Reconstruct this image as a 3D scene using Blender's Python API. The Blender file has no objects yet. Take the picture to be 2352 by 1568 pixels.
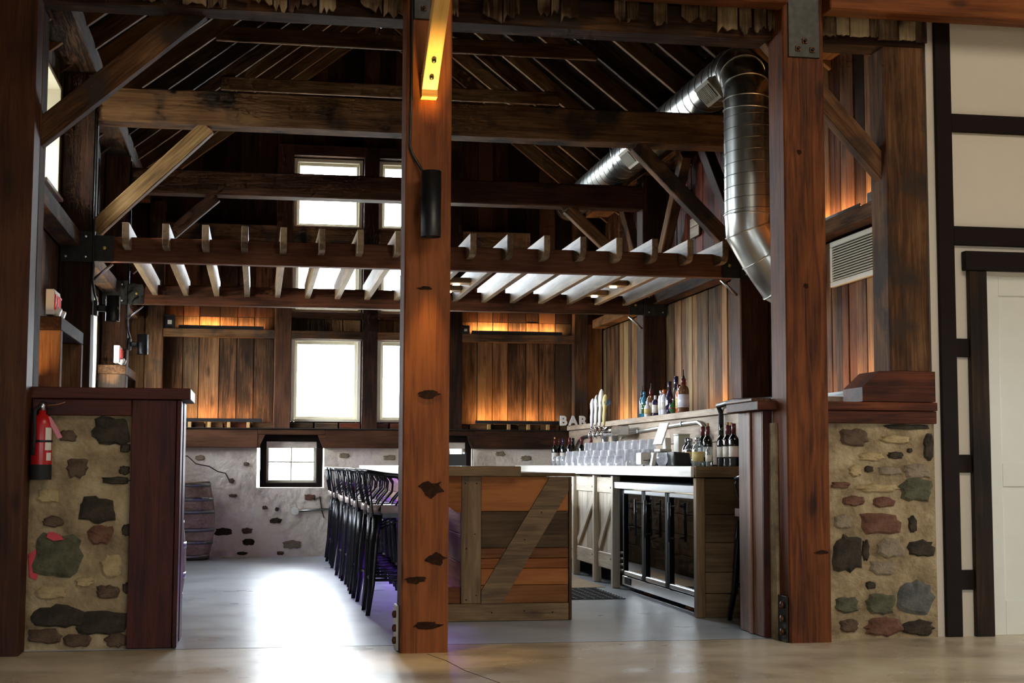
import bpy, bmesh, math, random
from mathutils import Vector, Matrix, Euler
random.seed(7)
SC = bpy.context.scene
COL = SC.collection
PI = math.pi

# ------------------------------------------------------------------ camera, world, exposure
CAM_H = 1.08
cam_d = bpy.data.cameras.new('camera'); cam = bpy.data.objects.new('camera', cam_d); COL.objects.link(cam)
cam_d.sensor_width = 36.0; cam_d.lens = 36.0 * 3340.0 / 2352.0; cam_d.clip_end = 400
_d = Vector((590 - 1176, 1065 - 784, 3340.0)).normalized()
_r = math.radians(0.2)
_u = Vector((math.sin(_r), -math.cos(_r), 0)); _u.z = -(_u.x * _d.x + _u.y * _d.y) / _d.z; _u.normalize()
_x = _d.cross(_u)
_R = Matrix((_x, _d, _u))                       # camera axes (right, down, forward) -> world
cam.matrix_world = Matrix.Translation((0, 0, CAM_H)) @ Matrix((
    (_R[0][0], -_R[0][1], -_R[0][2]), (_R[1][0], -_R[1][1], -_R[1][2]), (_R[2][0], -_R[2][1], -_R[2][2]))).to_4x4()
SC.camera = cam

SKY = 41.0
world = bpy.data.worlds.new('overcast_sky'); SC.world = world; world.use_nodes = True
_bg = world.node_tree.nodes['Background']; _bg.inputs[0].default_value = (0.86, 0.94, 1.0, 1); _bg.inputs[1].default_value = SKY

SC.view_settings.view_transform = 'Standard'
SC.view_settings.look = 'None'
SC.view_settings.exposure = 0.25
SC.view_settings.gamma = 1.0
SC.view_settings.use_curve_mapping = False
try:
    SC.cycles.use_denoising = True
    SC.cycles.max_bounces = 7; SC.cycles.diffuse_bounces = 5; SC.cycles.glossy_bounces = 4
    SC.cycles.transmission_bounces = 6; SC.cycles.transparent_max_bounces = 16
    SC.cycles.caustics_reflective = False; SC.cycles.caustics_refractive = False
    SC.cycles.sample_clamp_indirect = 8.0
    SC.cycles.use_adaptive_sampling = True; SC.cycles.adaptive_threshold = 0.04; SC.cycles.adaptive_min_samples = 12
except Exception:
    pass

def hall_fill():  # unseen warm fill light added to brighten the hall side
    l = bpy.data.lights.new('hall_fill_light', 'AREA'); l.shape = 'RECTANGLE'; l.size = 5.0; l.size_y = 4.0; l.energy = 300; l.color = (1.0, 0.87, 0.70)
    o = bpy.data.objects.new('hall_fill_light', l); o.location = (4.2, 2.6, 6.6); o.rotation_euler = (0.35, 0, 0); COL.objects.link(o)
hall_fill()

def portal(loc, rot, sx, sy):
    """marks a window opening so that the sky light through it is sampled well"""
    l = bpy.data.lights.new('window_portal', 'AREA'); l.shape = 'RECTANGLE'; l.size = sx; l.size_y = sy
    l.cycles.is_portal = True
    o = bpy.data.objects.new('window_portal', l); o.location = loc; o.rotation_euler = rot; COL.objects.link(o)
    return o

# ------------------------------------------------------------------ materials
def lin(h):
    h = h.lstrip('#'); out = []
    for i in (0, 2, 4):
        c = int(h[i:i + 2], 16) / 255
        out.append(c / 12.92 if c <= 0.04045 else ((c + 0.055) / 1.055) ** 2.4)
    return (*out, 1)

def new_mat(name):
    m = bpy.data.materials.new(name); m.use_nodes = True
    nt = m.node_tree; b = nt.nodes['Principled BSDF']
    return m, nt, b

def wood(name, dark, mid, light, rough=0.62, grain=1.0, knots=0.0, bump=0.25, spec=0.2, vary=0.35, stain=None):
    """grain runs along the object's local X axis"""
    m, nt, b = new_mat(name); N, L = nt.nodes, nt.links
    tc = N.new('ShaderNodeTexCoord'); oi = N.new('ShaderNodeObjectInfo')
    off = N.new('ShaderNodeVectorMath'); off.operation = 'SCALE'; off.inputs['Scale'].default_value = 37.0
    cx = N.new('ShaderNodeCombineXYZ')
    for i in range(3): L.new(oi.outputs['Random'], cx.inputs[i])
    L.new(cx.outputs[0], off.inputs[0])
    add = N.new('ShaderNodeVectorMath'); add.operation = 'ADD'
    L.new(tc.outputs['Object'], add.inputs[0]); L.new(off.outputs[0], add.inputs[1])
    mp = N.new('ShaderNodeMapping'); mp.inputs['Scale'].default_value = (0.9 * grain, 16 * grain, 16 * grain)
    L.new(add.outputs[0], mp.inputs['Vector'])
    n1 = N.new('ShaderNodeTexNoise'); n1.inputs['Scale'].default_value = 2.2; n1.inputs['Detail'].default_value = 7
    n1.inputs['Roughness'].default_value = 0.62; n1.inputs['Distortion'].default_value = 1.1
    L.new(mp.outputs[0], n1.inputs['Vector'])
    mp2 = N.new('ShaderNodeMapping'); mp2.inputs['Scale'].default_value = (1.1, 3.2, 3.2)
    L.new(add.outputs[0], mp2.inputs['Vector'])
    n2 = N.new('ShaderNodeTexNoise'); n2.inputs['Scale'].default_value = 1.7; n2.inputs['Detail'].default_value = 4
    L.new(mp2.outputs[0], n2.inputs['Vector'])
    mixf = N.new('ShaderNodeMath'); mixf.operation = 'MULTIPLY_ADD'; mixf.inputs[1].default_value = 0.55
    sc2 = N.new('ShaderNodeMath'); sc2.operation = 'MULTIPLY'; sc2.inputs[1].default_value = 0.45
    L.new(n2.outputs[0], sc2.inputs[0]); L.new(n1.outputs[0], mixf.inputs[0]); L.new(sc2.outputs[0], mixf.inputs[2])
    rv = N.new('ShaderNodeMath'); rv.operation = 'MULTIPLY_ADD'; rv.inputs[1].default_value = vary; rv.inputs[2].default_value = -vary / 2
    L.new(oi.outputs['Random'], rv.inputs[0])
    sm = N.new('ShaderNodeMath'); sm.operation = 'ADD'; L.new(mixf.outputs[0], sm.inputs[0]); L.new(rv.outputs[0], sm.inputs[1])
    cr = N.new('ShaderNodeValToRGB'); e = cr.color_ramp.elements
    e[0].position = 0.35; e[0].color = lin(dark); e[1].position = 0.67; e[1].color = lin(light)
    k = e.new(0.5); k.color = lin(mid)
    L.new(sm.outputs[0], cr.inputs[0])
    col = cr.outputs[0]
    if knots > 0:
        mk = N.new('ShaderNodeMapping'); mk.inputs['Scale'].default_value = (1.4, 3.6, 3.6); L.new(add.outputs[0], mk.inputs['Vector'])
        vo = N.new('ShaderNodeTexVoronoi'); vo.inputs['Scale'].default_value = 1.3; L.new(mk.outputs[0], vo.inputs['Vector'])
        kr = N.new('ShaderNodeValToRGB'); kr.color_ramp.elements[0].position = 0.07; kr.color_ramp.elements[1].position = 0.17
        L.new(vo.outputs['Distance'], kr.inputs[0])
        mx = N.new('ShaderNodeMix'); mx.data_type = 'RGBA'
        inv = N.new('ShaderNodeMath'); inv.operation = 'MULTIPLY_ADD'; inv.inputs[1].default_value = -knots; inv.inputs[2].default_value = knots
        L.new(kr.outputs[0], inv.inputs[0]); L.new(inv.outputs[0], mx.inputs[0])
        L.new(col, mx.inputs[6]); mx.inputs[7].default_value = tuple(0.25 * c for c in lin(dark)[:3]) + (1,)
        col = mx.outputs[2]
    if stain:
        ns = N.new('ShaderNodeTexNoise'); ns.inputs['Scale'].default_value = 2.6; ns.inputs['Detail'].default_value = 5
        L.new(add.outputs[0], ns.inputs['Vector'])
        sr = N.new('ShaderNodeValToRGB'); sr.color_ramp.elements[0].position = 0.50; sr.color_ramp.elements[1].position = 0.62
        L.new(ns.outputs[0], sr.inputs[0])
        ms = N.new('ShaderNodeMix'); ms.data_type = 'RGBA'; L.new(sr.outputs[0], ms.inputs[0]); L.new(col, ms.inputs[6]); ms.inputs[7].default_value = lin(stain)
        col = ms.outputs[2]
    L.new(col, b.inputs['Base Color'])
    b.inputs['Roughness'].default_value = rough; b.inputs['Specular IOR Level'].default_value = spec
    bp = N.new('ShaderNodeBump'); bp.inputs['Strength'].default_value = bump; bp.inputs['Distance'].default_value = 0.006
    L.new(n1.outputs[0], bp.inputs['Height']); L.new(bp.outputs[0], b.inputs['Normal'])
    return m

def plain(name, col, rough=0.5, metal=0.0, spec=0.5, noise=0.0, scale=8.0, bump=0.0, emit=None, estr=0.0):
    m, nt, b = new_mat(name); N, L = nt.nodes, nt.links
    c = lin(col)
    b.inputs['Base Color'].default_value = c; b.inputs['Roughness'].default_value = rough
    b.inputs['Metallic'].default_value = metal; b.inputs['Specular IOR Level'].default_value = spec
    tc = N.new('ShaderNodeTexCoord'); n = N.new('ShaderNodeTexNoise'); n.inputs['Scale'].default_value = scale; n.inputs['Detail'].default_value = 5
    L.new(tc.outputs['Object'], n.inputs['Vector'])
    if noise > 0:
        cr = N.new('ShaderNodeValToRGB')
        cr.color_ramp.elements[0].color = tuple(x * (1 - noise) for x in c[:3]) + (1,); cr.color_ramp.elements[0].position = 0.3
        cr.color_ramp.elements[1].color = tuple(min(1, x * (1 + noise)) for x in c[:3]) + (1,); cr.color_ramp.elements[1].position = 0.7
        L.new(n.outputs[0], cr.inputs[0]); L.new(cr.outputs[0], b.inputs['Base Color'])
    if bump > 0:
        bp = N.new('ShaderNodeBump'); bp.inputs['Strength'].default_value = bump; bp.inputs['Distance'].default_value = 0.01
        L.new(n.outputs[0], bp.inputs['Height']); L.new(bp.outputs[0], b.inputs['Normal'])
    if emit:
        b.inputs['Emission Color'].default_value = lin(emit); b.inputs['Emission Strength'].default_value = estr
        m.cycles.emission_sampling = 'NONE'
    return m

def thin_glass(name, tint='#ffffff', refl=0.12, rough=0.02, white=0.0):
    m = bpy.data.materials.new(name); m.use_nodes = True; nt = m.node_tree; N, L = nt.nodes, nt.links
    N.clear(); out = N.new('ShaderNodeOutputMaterial')
    t = N.new('ShaderNodeBsdfTransparent'); t.inputs[0].default_value = lin(tint)
    g = N.new('ShaderNodeBsdfGlossy'); g.inputs['Roughness'].default_value = rough
    lw = N.new('ShaderNodeLayerWeight'); lw.inputs['Blend'].default_value = 0.35
    ma = N.new('ShaderNodeMath'); ma.operation = 'MULTIPLY_ADD'; ma.inputs[1].default_value = 0.75; ma.inputs[2].default_value = refl
    L.new(lw.outputs['Fresnel'], ma.inputs[0])
    mx = N.new('ShaderNodeMixShader'); L.new(ma.outputs[0], mx.inputs[0]); L.new(t.outputs[0], mx.inputs[1]); L.new(g.outputs[0], mx.inputs[2])
    last = mx.outputs[0]
    if white > 0:
        tr = N.new('ShaderNodeBsdfTranslucent'); tr.inputs[0].default_value = (0.95, 0.95, 1, 1)  # translucent white in place of refracted brightness
        m2 = N.new('ShaderNodeMixShader'); wf_ = N.new('ShaderNodeMath'); wf_.operation = 'MULTIPLY_ADD'; wf_.inputs[1].default_value = white; wf_.inputs[2].default_value = white * 0.25; L.new(lw.outputs['Facing'], wf_.inputs[0]); L.new(wf_.outputs[0], m2.inputs[0]); L.new(last, m2.inputs[1]); L.new(tr.outputs[0], m2.inputs[2]); last = m2.outputs[0]
    L.new(last, out.inputs[0])
    return m

def mottled(name, c_lo, c_mid, c_hi, scale=3.0, rough=0.9, bump=0.4, dist=0.02, spec=0.2):
    m, nt, b = new_mat(name); N, L = nt.nodes, nt.links
    tc = N.new('ShaderNodeTexCoord')
    n = N.new('ShaderNodeTexNoise'); n.inputs['Scale'].default_value = scale; n.inputs['Detail'].default_value = 9; n.inputs['Roughness'].default_value = 0.65
    L.new(tc.outputs['Object'], n.inputs['Vector'])
    cr = N.new('ShaderNodeValToRGB'); e = cr.color_ramp.elements
    e[0].position = 0.32; e[0].color = lin(c_lo); e[1].position = 0.68; e[1].color = lin(c_hi); k = e.new(0.5); k.color = lin(c_mid)
    L.new(n.outputs[0], cr.inputs[0]); L.new(cr.outputs[0], b.inputs['Base Color'])
    n2 = N.new('ShaderNodeTexNoise'); n2.inputs['Scale'].default_value = scale * 6; n2.inputs['Detail'].default_value = 6
    L.new(tc.outputs['Object'], n2.inputs['Vector'])
    bp = N.new('ShaderNodeBump'); bp.inputs['Strength'].default_value = bump; bp.inputs['Distance'].default_value = dist
    L.new(n2.outputs[0], bp.inputs['Height']); L.new(bp.outputs[0], b.inputs['Normal'])
    b.inputs['Roughness'].default_value = rough; b.inputs['Specular IOR Level'].default_value = spec
    return m

def concrete(name, c_lo, c_mid, c_hi, r_lo, r_hi, spec=0.5, bump=0.03, det=6):
    m, nt, b = new_mat(name); N, L = nt.nodes, nt.links
    tc = N.new('ShaderNodeTexCoord')
    mp = N.new('ShaderNodeMapping'); mp.inputs['Scale'].default_value = (0.9, 1.1, 1); L.new(tc.outputs['Object'], mp.inputs[0])
    n = N.new('ShaderNodeTexNoise'); n.inputs['Scale'].default_value = 1.6; n.inputs['Detail'].default_value = 10; n.inputs['Roughness'].default_value = 0.6; n.inputs['Distortion'].default_value = 0.6
    L.new(mp.outputs[0], n.inputs['Vector'])
    cr = N.new('ShaderNodeValToRGB'); e = cr.color_ramp.elements
    e[0].position = 0.3; e[0].color = lin(c_lo); e[1].position = 0.7; e[1].color = lin(c_hi); k = e.new(0.5); k.color = lin(c_mid)
    L.new(n.outputs[0], cr.inputs[0])
    L.new(cr.outputs[0], b.inputs['Base Color'])
    n2 = N.new('ShaderNodeTexNoise'); n2.inputs['Scale'].default_value = 2.2; n2.inputs['Detail'].default_value = det; L.new(mp.outputs[0], n2.inputs['Vector'])
    mr = N.new('ShaderNodeMapRange'); mr.inputs['From Min'].default_value = 0.3; mr.inputs['From Max'].default_value = 0.7
    mr.inputs['To Min'].default_value = r_lo; mr.inputs['To Max'].default_value = r_hi
    L.new(n2.outputs[0], mr.inputs['Value']); L.new(mr.outputs[0], b.inputs['Roughness'])
    b.inputs['Specular IOR Level'].default_value = spec
    bp = N.new('ShaderNodeBump'); bp.inputs['Strength'].default_value = bump; bp.inputs['Distance'].default_value = 0.02
    L.new(n2.outputs[0], bp.inputs['Height']); L.new(bp.outputs[0], b.inputs['Normal'])
    return m

M = {}
M['plank'] = wood('weathered_plank_wood', '#2c1d11', '#60422a', '#886745', rough=0.75, grain=0.9, knots=0.5, vary=0.32)
M['plank_grey'] = wood('silvered_plank_wood', '#33261a', '#604a32', '#8c7654', rough=0.75, grain=0.9, knots=0.4, vary=0.4)
M['plank_dark'] = wood('dark_gable_plank_wood', '#22120a', '#422516', '#603f29', rough=0.8, grain=0.9, knots=0.4, vary=0.42)
M['plank_red'] = wood('red_painted_plank_wood', '#2c120c', '#562116', '#7a3a28', rough=0.7, vary=0.4)
M['old_beam'] = wood('old_hewn_beam_wood', '#2c1b11', '#5c3e26', '#846141', rough=0.78, bump=0.5, vary=0.25, stain='#3b3029')
M['dark_beam'] = wood('dark_sawn_beam_wood', '#22130b', '#3f2517', '#5b3a26', rough=0.7, bump=0.35, vary=0.25)
M['pale_brace'] = wood('pale_brace_wood', '#4e3822', '#8a6a43', '#b39163', rough=0.7, vary=0.25)
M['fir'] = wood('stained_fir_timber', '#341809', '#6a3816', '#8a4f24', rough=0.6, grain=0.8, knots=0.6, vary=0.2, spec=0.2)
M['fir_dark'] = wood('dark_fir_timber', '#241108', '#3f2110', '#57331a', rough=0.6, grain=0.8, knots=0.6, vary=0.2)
M['fir_brace'] = wood('lamplit_fir_timber', '#b8863e', '#d9a95c', '#e6bd77', rough=0.5, grain=0.7, vary=0.1, knots=0.3)  # fir lightened to yellow, lamp glow put into the colour
M['pergola'] = wood('reddish_pergola_timber', '#3a2013', '#613722', '#7d4e33', rough=0.6, vary=0.2)
M['joist'] = wood('pale_joist_timber', '#5a4630', '#80674a', '#a08666', rough=0.55, grain=0.7, vary=0.25, spec=0.3)
M['stain_dark'] = wood('dark_red_stained_board', '#250c07', '#43180e', '#5a2818', rough=0.5, grain=0.8, vary=0.15)
M['stain_sill'] = wood('dark_stained_sill_timber', '#2a120a', '#522815', '#7c4022', rough=0.55, vary=0.15)
M['rafter'] = wood('rafter_timber', '#2e2018', '#684a30', '#8e6d4b', rough=0.75, vary=0.3)
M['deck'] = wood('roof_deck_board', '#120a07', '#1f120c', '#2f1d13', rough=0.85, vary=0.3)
M['bar_grey'] = wood('grey_barn_trim_wood', '#5d4a35', '#7d6548', '#977d5d', rough=0.6, vary=0.15, knots=0.4)
M['bar_orange'] = wood('orange_barn_board', '#6b3b1a', '#905326', '#a66935', rough=0.6, vary=0.2, knots=0.2)
M['bar_dark'] = wood('dark_barn_board', '#3a2b1c', '#54402a', '#6b5538', rough=0.65, vary=0.2, knots=0.4)
M['bar_brown'] = wood('brown_barn_board', '#59351b', '#754826', '#885934', rough=0.65, vary=0.3, knots=0.3)
M['cab'] = wood('whitewashed_cabinet_wood', '#a89a87', '#cdc0ad', '#e0d6c6', rough=0.5, vary=0.2, knots=0.3)
M['counter'] = wood('pale_countertop_wood', '#aaa294', '#cbc4b8', '#e0dbd1', rough=0.32, grain=0.6, vary=0.12, spec=0.6)
M['splash'] = wood('greyed_backsplash_wood', '#7d6c5c', '#9d8b79', '#b9a893', rough=0.65, vary=0.15, knots=0.5)
M['wing'] = wood('worn_wing_board', '#4d3022', '#73503c', '#947260', rough=0.5, vary=0.2, knots=0.3)
M['rustic'] = wood('dark_rustic_trim', '#120c08', '#2a1c10', '#4a3823', rough=0.6, vary=0.1, grain=0.6)
M['trim_dark'] = plain('dark_painted_trim', '#1c100d', rough=0.75, noise=0.2, spec=0.2)
M['white_wall'] = plain('warm_tinted_white_paint', '#d8cfbf', rough=0.6, noise=0.03, scale=1.5)  # white wall, tinted to carry the warmth of the hall light
M['white_door'] = plain('white_door_paint', '#dfe0d6', rough=0.4, noise=0.02)
M['white_frame'] = plain('white_window_frame', '#e6dfca', rough=0.5, noise=0.05)
M['old_white'] = wood('peeling_white_board', '#3a2920', '#8a765a', '#b5a183', rough=0.85, grain=1.3, vary=0.25, stain='#463026')
M['mortar'] = mottled('lime_mortar', '#6a5b46', '#998667', '#b8a684', scale=4.5, bump=0.6, dist=0.03)
M['mortar_white'] = mottled('whitewashed_stone', '#b5a79b', '#dfd2c6', '#ebe1d6', scale=2.2, bump=0.6, dist=0.035)
M['ledge'] = plain('dark_ledge_strip', '#1a1512', rough=0.5, noise=0.2)
for k, c in {'d': ('#241f1a', '#3a332a', '#4d4438'), 'b': ('#3d2f22', '#59483a', '#6d5a47'), 'r': ('#4a3026', '#6a493a', '#7d5c4a'),
             'g': ('#3a382b', '#555441', '#6a6752'), 'l': ('#8a7857', '#a8946c', '#bda980'), 'p': ('#6d6150', '#877966', '#9a8b74'), 'u': ('#3f4142', '#5b5c58', '#706e66')}.items():
    M['stone_' + k] = mottled('field_stone_' + k, *c, scale=9, bump=0.5, dist=0.012, rough=0.85)
M['floor_bar'] = concrete('polished_bar_concrete', '#a3adb8', '#b6c0ca', '#c5cfd8', 0.27, 0.37, spec=0.6, det=4)
M['floor_hall'] = concrete('worn_hall_concrete', '#9a8c76', '#c2b398', '#d6c9b0', 0.22, 0.42, spec=0.5, bump=0.06, det=6)
M['grass'] = plain('outdoor_gravel', '#9a968a', rough=1.0, noise=0.3, scale=1)
M['black'] = plain('matte_black_metal', '#15161a', rough=0.4, noise=0.1)
M['gun'] = plain('gunmetal_stool', '#2c2c2f', rough=0.32, metal=0.85, noise=0.1)
M['seat'] = plain('brown_vinyl_seat', '#a3938e', rough=0.22, noise=0.08)  # lightened, window sheen on the vinyl put into the colour
M['steel_plate'] = plain('dark_steel_plate', '#3a3936', rough=0.45, metal=0.7, noise=0.25, scale=20)
M['knot'] = mottled('dark_knot_wood', '#1a0d06', '#2a160b', '#40230f', scale=30, bump=0.3, dist=0.004)
M['bolt'] = plain('rusty_bolt', '#5a3a26', rough=0.5, metal=0.6, noise=0.3, scale=30)
M['brass'] = plain('brass_bolt', '#a8924a', rough=0.35, metal=0.9)
M['galv'] = plain('galvanised_duct_steel', '#c4c6c2', rough=0.3, metal=1.0, noise=0.14, scale=5)
M['galv_dark'] = plain('duct_seam_steel', '#7b7d7b', rough=0.35, metal=1.0)
M['alu'] = plain('brushed_aluminium', '#c2c4c6', rough=0.3, metal=1.0, noise=0.05)
M['chrome'] = plain('chrome', '#d8d8da', rough=0.08, metal=1.0)
M['grille'] = plain('white_grille_paint', '#c9c6bb', rough=0.4, noise=0.05)
M['gap'] = plain('dark_grille_gap', '#1b1a17', rough=0.9)
M['red'] = plain('extinguisher_red', '#b0161a', rough=0.3, noise=0.05)
M['white'] = plain('white_plastic', '#e4e2dc', rough=0.4)
M['red_sign'] = plain('exit_sign_red', '#c0302a', rough=0.5, emit='#ff3020', estr=0.15)
M['pink'] = plain('pink_paint_mark', '#c8434f', rough=0.8, noise=0.15)
M['rubber'] = plain('black_rubber', '#141312', rough=0.7, noise=0.15)
M['tan'] = plain('tan_cardboard', '#b09a78', rough=0.8, noise=0.12)
M['led_warm'] = plain('warm_led_strip', '#ffdfb0', emit='#ffb060', estr=18)
M['led_puck'] = plain('warm_led_puck', '#fff0d0', emit='#ffe0b0', estr=25)
M['led_purple'] = plain('purple_led_strip', '#a080ff', emit='#7a3cff', estr=10)
M['screen'] = plain('tablet_screen', '#f2f2f4', rough=0.1, emit='#f4f4ff', estr=1.2)  # even glow stands in for the window reflected in the screen
M['pane'] = thin_glass('window_glass', refl=0.04)
M['glassware'] = thin_glass('white_lit_glassware', '#fbfcfd', refl=0.10, rough=0.03, white=0.75)  # white mixed in stands for window light refracted by the glass
M['cooler_glass'] = thin_glass('cooler_door_glass', '#ccd4d8', refl=0.36)
M['cooler_black'] = plain('satin_black_cooler', '#08080a', rough=0.6, spec=0.1, noise=0.1)
M['barrel_wood'] = wood('oak_barrel_stave', '#5a473a', '#8c7768', '#a89789', rough=0.6, vary=0.2)
M['hoop'] = plain('galvanised_hoop', '#7d7f80', rough=0.4, metal=0.9, noise=0.1)
M['wine'] = plain('dark_bottle_glass', '#0d1210', rough=0.06, spec=0.8)
M['wine_red'] = plain('burgundy_foil', '#5e1a20', rough=0.35)
M['cork'] = plain('cork', '#b08a58', rough=0.8)
M['paper'] = plain('paper_label', '#d8d2c8', rough=0.7, noise=0.06, scale=40)
M['paper_y'] = plain('yellow_label', '#cdb878', rough=0.7, noise=0.1, scale=30)
M['clear_b'] = thin_glass('clear_bottle_glass', '#e6ecec', refl=0.14, white=0.12)
M['b_blue'] = plain('blue_bottle_glass', '#2f6f8c', rough=0.06, spec=0.8)
M['b_green'] = plain('green_bottle_glass', '#2d5a33', rough=0.08, spec=0.8)
M['b_orange'] = plain('orange_liqueur', '#c4562a', rough=0.08, spec=0.8)
M['b_amber'] = plain('amber_spirit', '#6b4a34', rough=0.06, spec=0.8)
M['b_purple'] = plain('dark_purple_glass', '#2b2240', rough=0.06, spec=0.8)
M['b_white'] = plain('frosted_white_bottle', '#d9d8e4', rough=0.25)
M['pinkbox'] = plain('pink_bag', '#c05a7c', rough=0.5)

# ------------------------------------------------------------------ builders
def wm(o):
    return wm(o.parent) @ o.matrix_parent_inverse @ o.matrix_basis if o.parent else o.matrix_basis.copy()

def link(o, parent=None):
    COL.objects.link(o)
    if parent is not None:
        o.parent = parent; o.matrix_parent_inverse = wm(parent).inverted()
    return o

def tag(o, label=None, cat=None, group=None, kind=None):
    if label: o['label'] = label
    if cat: o['category'] = cat
    if group: o['group'] = group
    if kind: o['kind'] = kind
    return o

def empty(name, loc=(0, 0, 0), label=None, cat=None, group=None, kind=None):
    o = bpy.data.objects.new(name, None); o.location = loc; o.empty_display_size = 0.1; COL.objects.link(o)
    return tag(o, label, cat, group, kind)

def mesh_from_bm(bm, name, smooth=False):
    me = bpy.data.meshes.new(name); bm.normal_update(); bm.to_mesh(me); bm.free()
    if smooth:
        for p in me.polygons: p.use_smooth = True
    return me

_cache = {}
def box_mesh(lx, ly, lz, bevel, mat, hewn=0.0, seed=0):
    key = (round(lx, 4), round(ly, 4), round(lz, 4), bevel, mat, hewn, seed)
    if key in _cache: return _cache[key]
    bm = bmesh.new(); bmesh.ops.create_cube(bm, size=1.0)
    for v in bm.verts: v.co = Vector((v.co.x * lx, v.co.y * ly, v.co.z * lz))
    if hewn > 0:
        es = [e for e in bm.edges if abs((e.verts[0].co - e.verts[1].co).normalized().x) > 0.9]
        bmesh.ops.subdivide_edges(bm, edges=es, cuts=max(3, int(lx / 0.35)), use_grid_fill=True)
    if bevel > 0:
        es = [e for e in bm.edges if abs((e.verts[0].co - e.verts[1].co).normalized().x) > 0.9 and len(e.link_faces) == 2 and e.calc_face_angle(0) > 0.5]
        if hewn == 0: es = list(bm.edges)
        bmesh.ops.bevel(bm, geom=es, offset=min(bevel, 0.3 * min(lx, ly, lz)), segments=1, affect='EDGES')
    if hewn > 0:
        rnd = random.Random(seed + int(lx * 100))
        from mathutils import noise as mn
        for v in bm.verts:
            n = mn.noise(Vector((v.co.x * 2.3 + seed * 7.1, v.co.y * 9, v.co.z * 9)))
            n2 = mn.noise(Vector((v.co.x * 1.1 + seed * 3.3, 4.2, 1.7)))
            v.co.y += hewn * (n + rnd.uniform(-.25, .25)); v.co.z += hewn * (n2 + rnd.uniform(-.25, .25))
    me = mesh_from_bm(bm, 'box'); me.materials.append(M[mat]); _cache[key] = me
    return me

ROT = {'x': Matrix.Identity(4), 'y': Matrix.Rotation(PI / 2, 4, 'Z'), 'z': Matrix.Rotation(-PI / 2, 4, 'Y')}
def box(name, x0, x1, y0, y1, z0, z1, mat, parent=None, bevel=0.004, grain='x', hewn=0.0, seed=0):
    dx, dy, dz = abs(x1 - x0), abs(y1 - y0), abs(z1 - z0)
    if grain == 'x': L = (dx, dy, dz)
    elif grain == 'y': L = (dy, dx, dz)
    else: L = (dz, dy, dx)
    me = box_mesh(*L, bevel, mat, hewn, seed); me.name = name
    o = bpy.data.objects.new(name, me)
    o.matrix_basis = Matrix.Translation(((x0 + x1) / 2, (y0 + y1) / 2, (z0 + z1) / 2)) @ ROT[grain]
    return link(o, parent)

def beam(name, p0, p1, w, h, mat, parent=None, bevel=0.006, hewn=0.0, seed=0, up=(0, 0, 1)):
    """timber from p0 to p1; h is measured along `up`, w across"""
    p0, p1 = Vector(p0), Vector(p1); d = p1 - p0; L = d.length; x = d.normalized()
    u = Vector(up); y = u.cross(x).normalized(); z = x.cross(y)
    me = box_mesh(L, w, h, bevel, mat, hewn, seed); me.name = name
    o = bpy.data.objects.new(name, me)
    R = Matrix((x, y, z)).transposed().to_4x4()
    o.matrix_basis = Matrix.Translation((p0 + p1) / 2) @ R
    return link(o, parent)

def lathe_mesh(profile, mat, segs=20, smooth=True, closed=True):
    bm = bmesh.new(); rings = []
    for r, z in profile:
        rings.append([bm.verts.new((r * math.cos(2 * PI * i / segs), r * math.sin(2 * PI * i / segs), z)) for i in range(segs)] if r > 1e-6 else [bm.verts.new((0, 0, z))])
    for a, b in zip(rings, rings[1:]):
        if len(a) == 1 and len(b) == 1: continue
        for i in range(segs):
            j = (i + 1) % segs
            if len(a) == 1: bm.faces.new((a[0], b[j], b[i]))
            elif len(b) == 1: bm.faces.new((a[i], a[j], b[0]))
            else: bm.faces.new((a[i], a[j], b[j], b[i]))
    if closed:
        if len(rings[0]) > 1: bm.faces.new(list(reversed(rings[0])))
        if len(rings[-1]) > 1: bm.faces.new(rings[-1])
    bmesh.ops.recalc_face_normals(bm, faces=bm.faces)
    me = mesh_from_bm(bm, 'lathe', False)
    for p in me.polygons: p.use_smooth = smooth and len(p.vertices) <= 4
    me.materials.append(M[mat]); return me

def lathe(name, profile, mat, loc=(0, 0, 0), parent=None, segs=20, rot=None, closed=True, smooth=True):
    me = lathe_mesh(profile, mat, segs, smooth, closed); me.name = name
    o = bpy.data.objects.new(name, me)
    o.matrix_basis = Matrix.Translation(loc) @ (rot.to_matrix().to_4x4() if rot else Matrix.Identity(4))
    return link(o, parent)

def tube_mesh(pts, r, mat, segs=8, flat=1.0, cap=True, up=(0, 0, 1)):
    pts = [Vector(p) for p in pts]; bm = bmesh.new(); rings = []
    n = len(pts); prev = None
    for i, p in enumerate(pts):
        t = (pts[min(i + 1, n - 1)] - pts[max(i - 1, 0)]).normalized()
        a = Vector(up) if prev is None else prev
        s = t.cross(a)
        if s.length < 1e-4: s = t.cross(Vector((1, 0.3, 0)))
        s.normalize(); u = s.cross(t).normalized(); prev = u
        rr = r[i] if isinstance(r, (list, tuple)) else r
        rings.append([bm.verts.new(p + s * (rr * math.cos(2 * PI * k / segs)) + u * (rr * flat * math.sin(2 * PI * k / segs))) for k in range(segs)])
    for a, b in zip(rings, rings[1:]):
        for k in range(segs):
            j = (k + 1) % segs; bm.faces.new((a[k], a[j], b[j], b[k]))
    if cap: bm.faces.new(list(reversed(rings[0]))); bm.faces.new(rings[-1])
    bmesh.ops.recalc_face_normals(bm, faces=bm.faces)
    me = mesh_from_bm(bm, 'tube'); 
    for p in me.polygons: p.use_smooth = len(p.vertices) == 4
    me.materials.append(M[mat]); return me

def tube(name, pts, r, mat, parent=None, segs=8, flat=1.0, cap=True, up=(0, 0, 1)):
    me = tube_mesh(pts, r, mat, segs, flat, cap, up); me.name = name
    return link(bpy.data.objects.new(name, me), parent)

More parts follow.
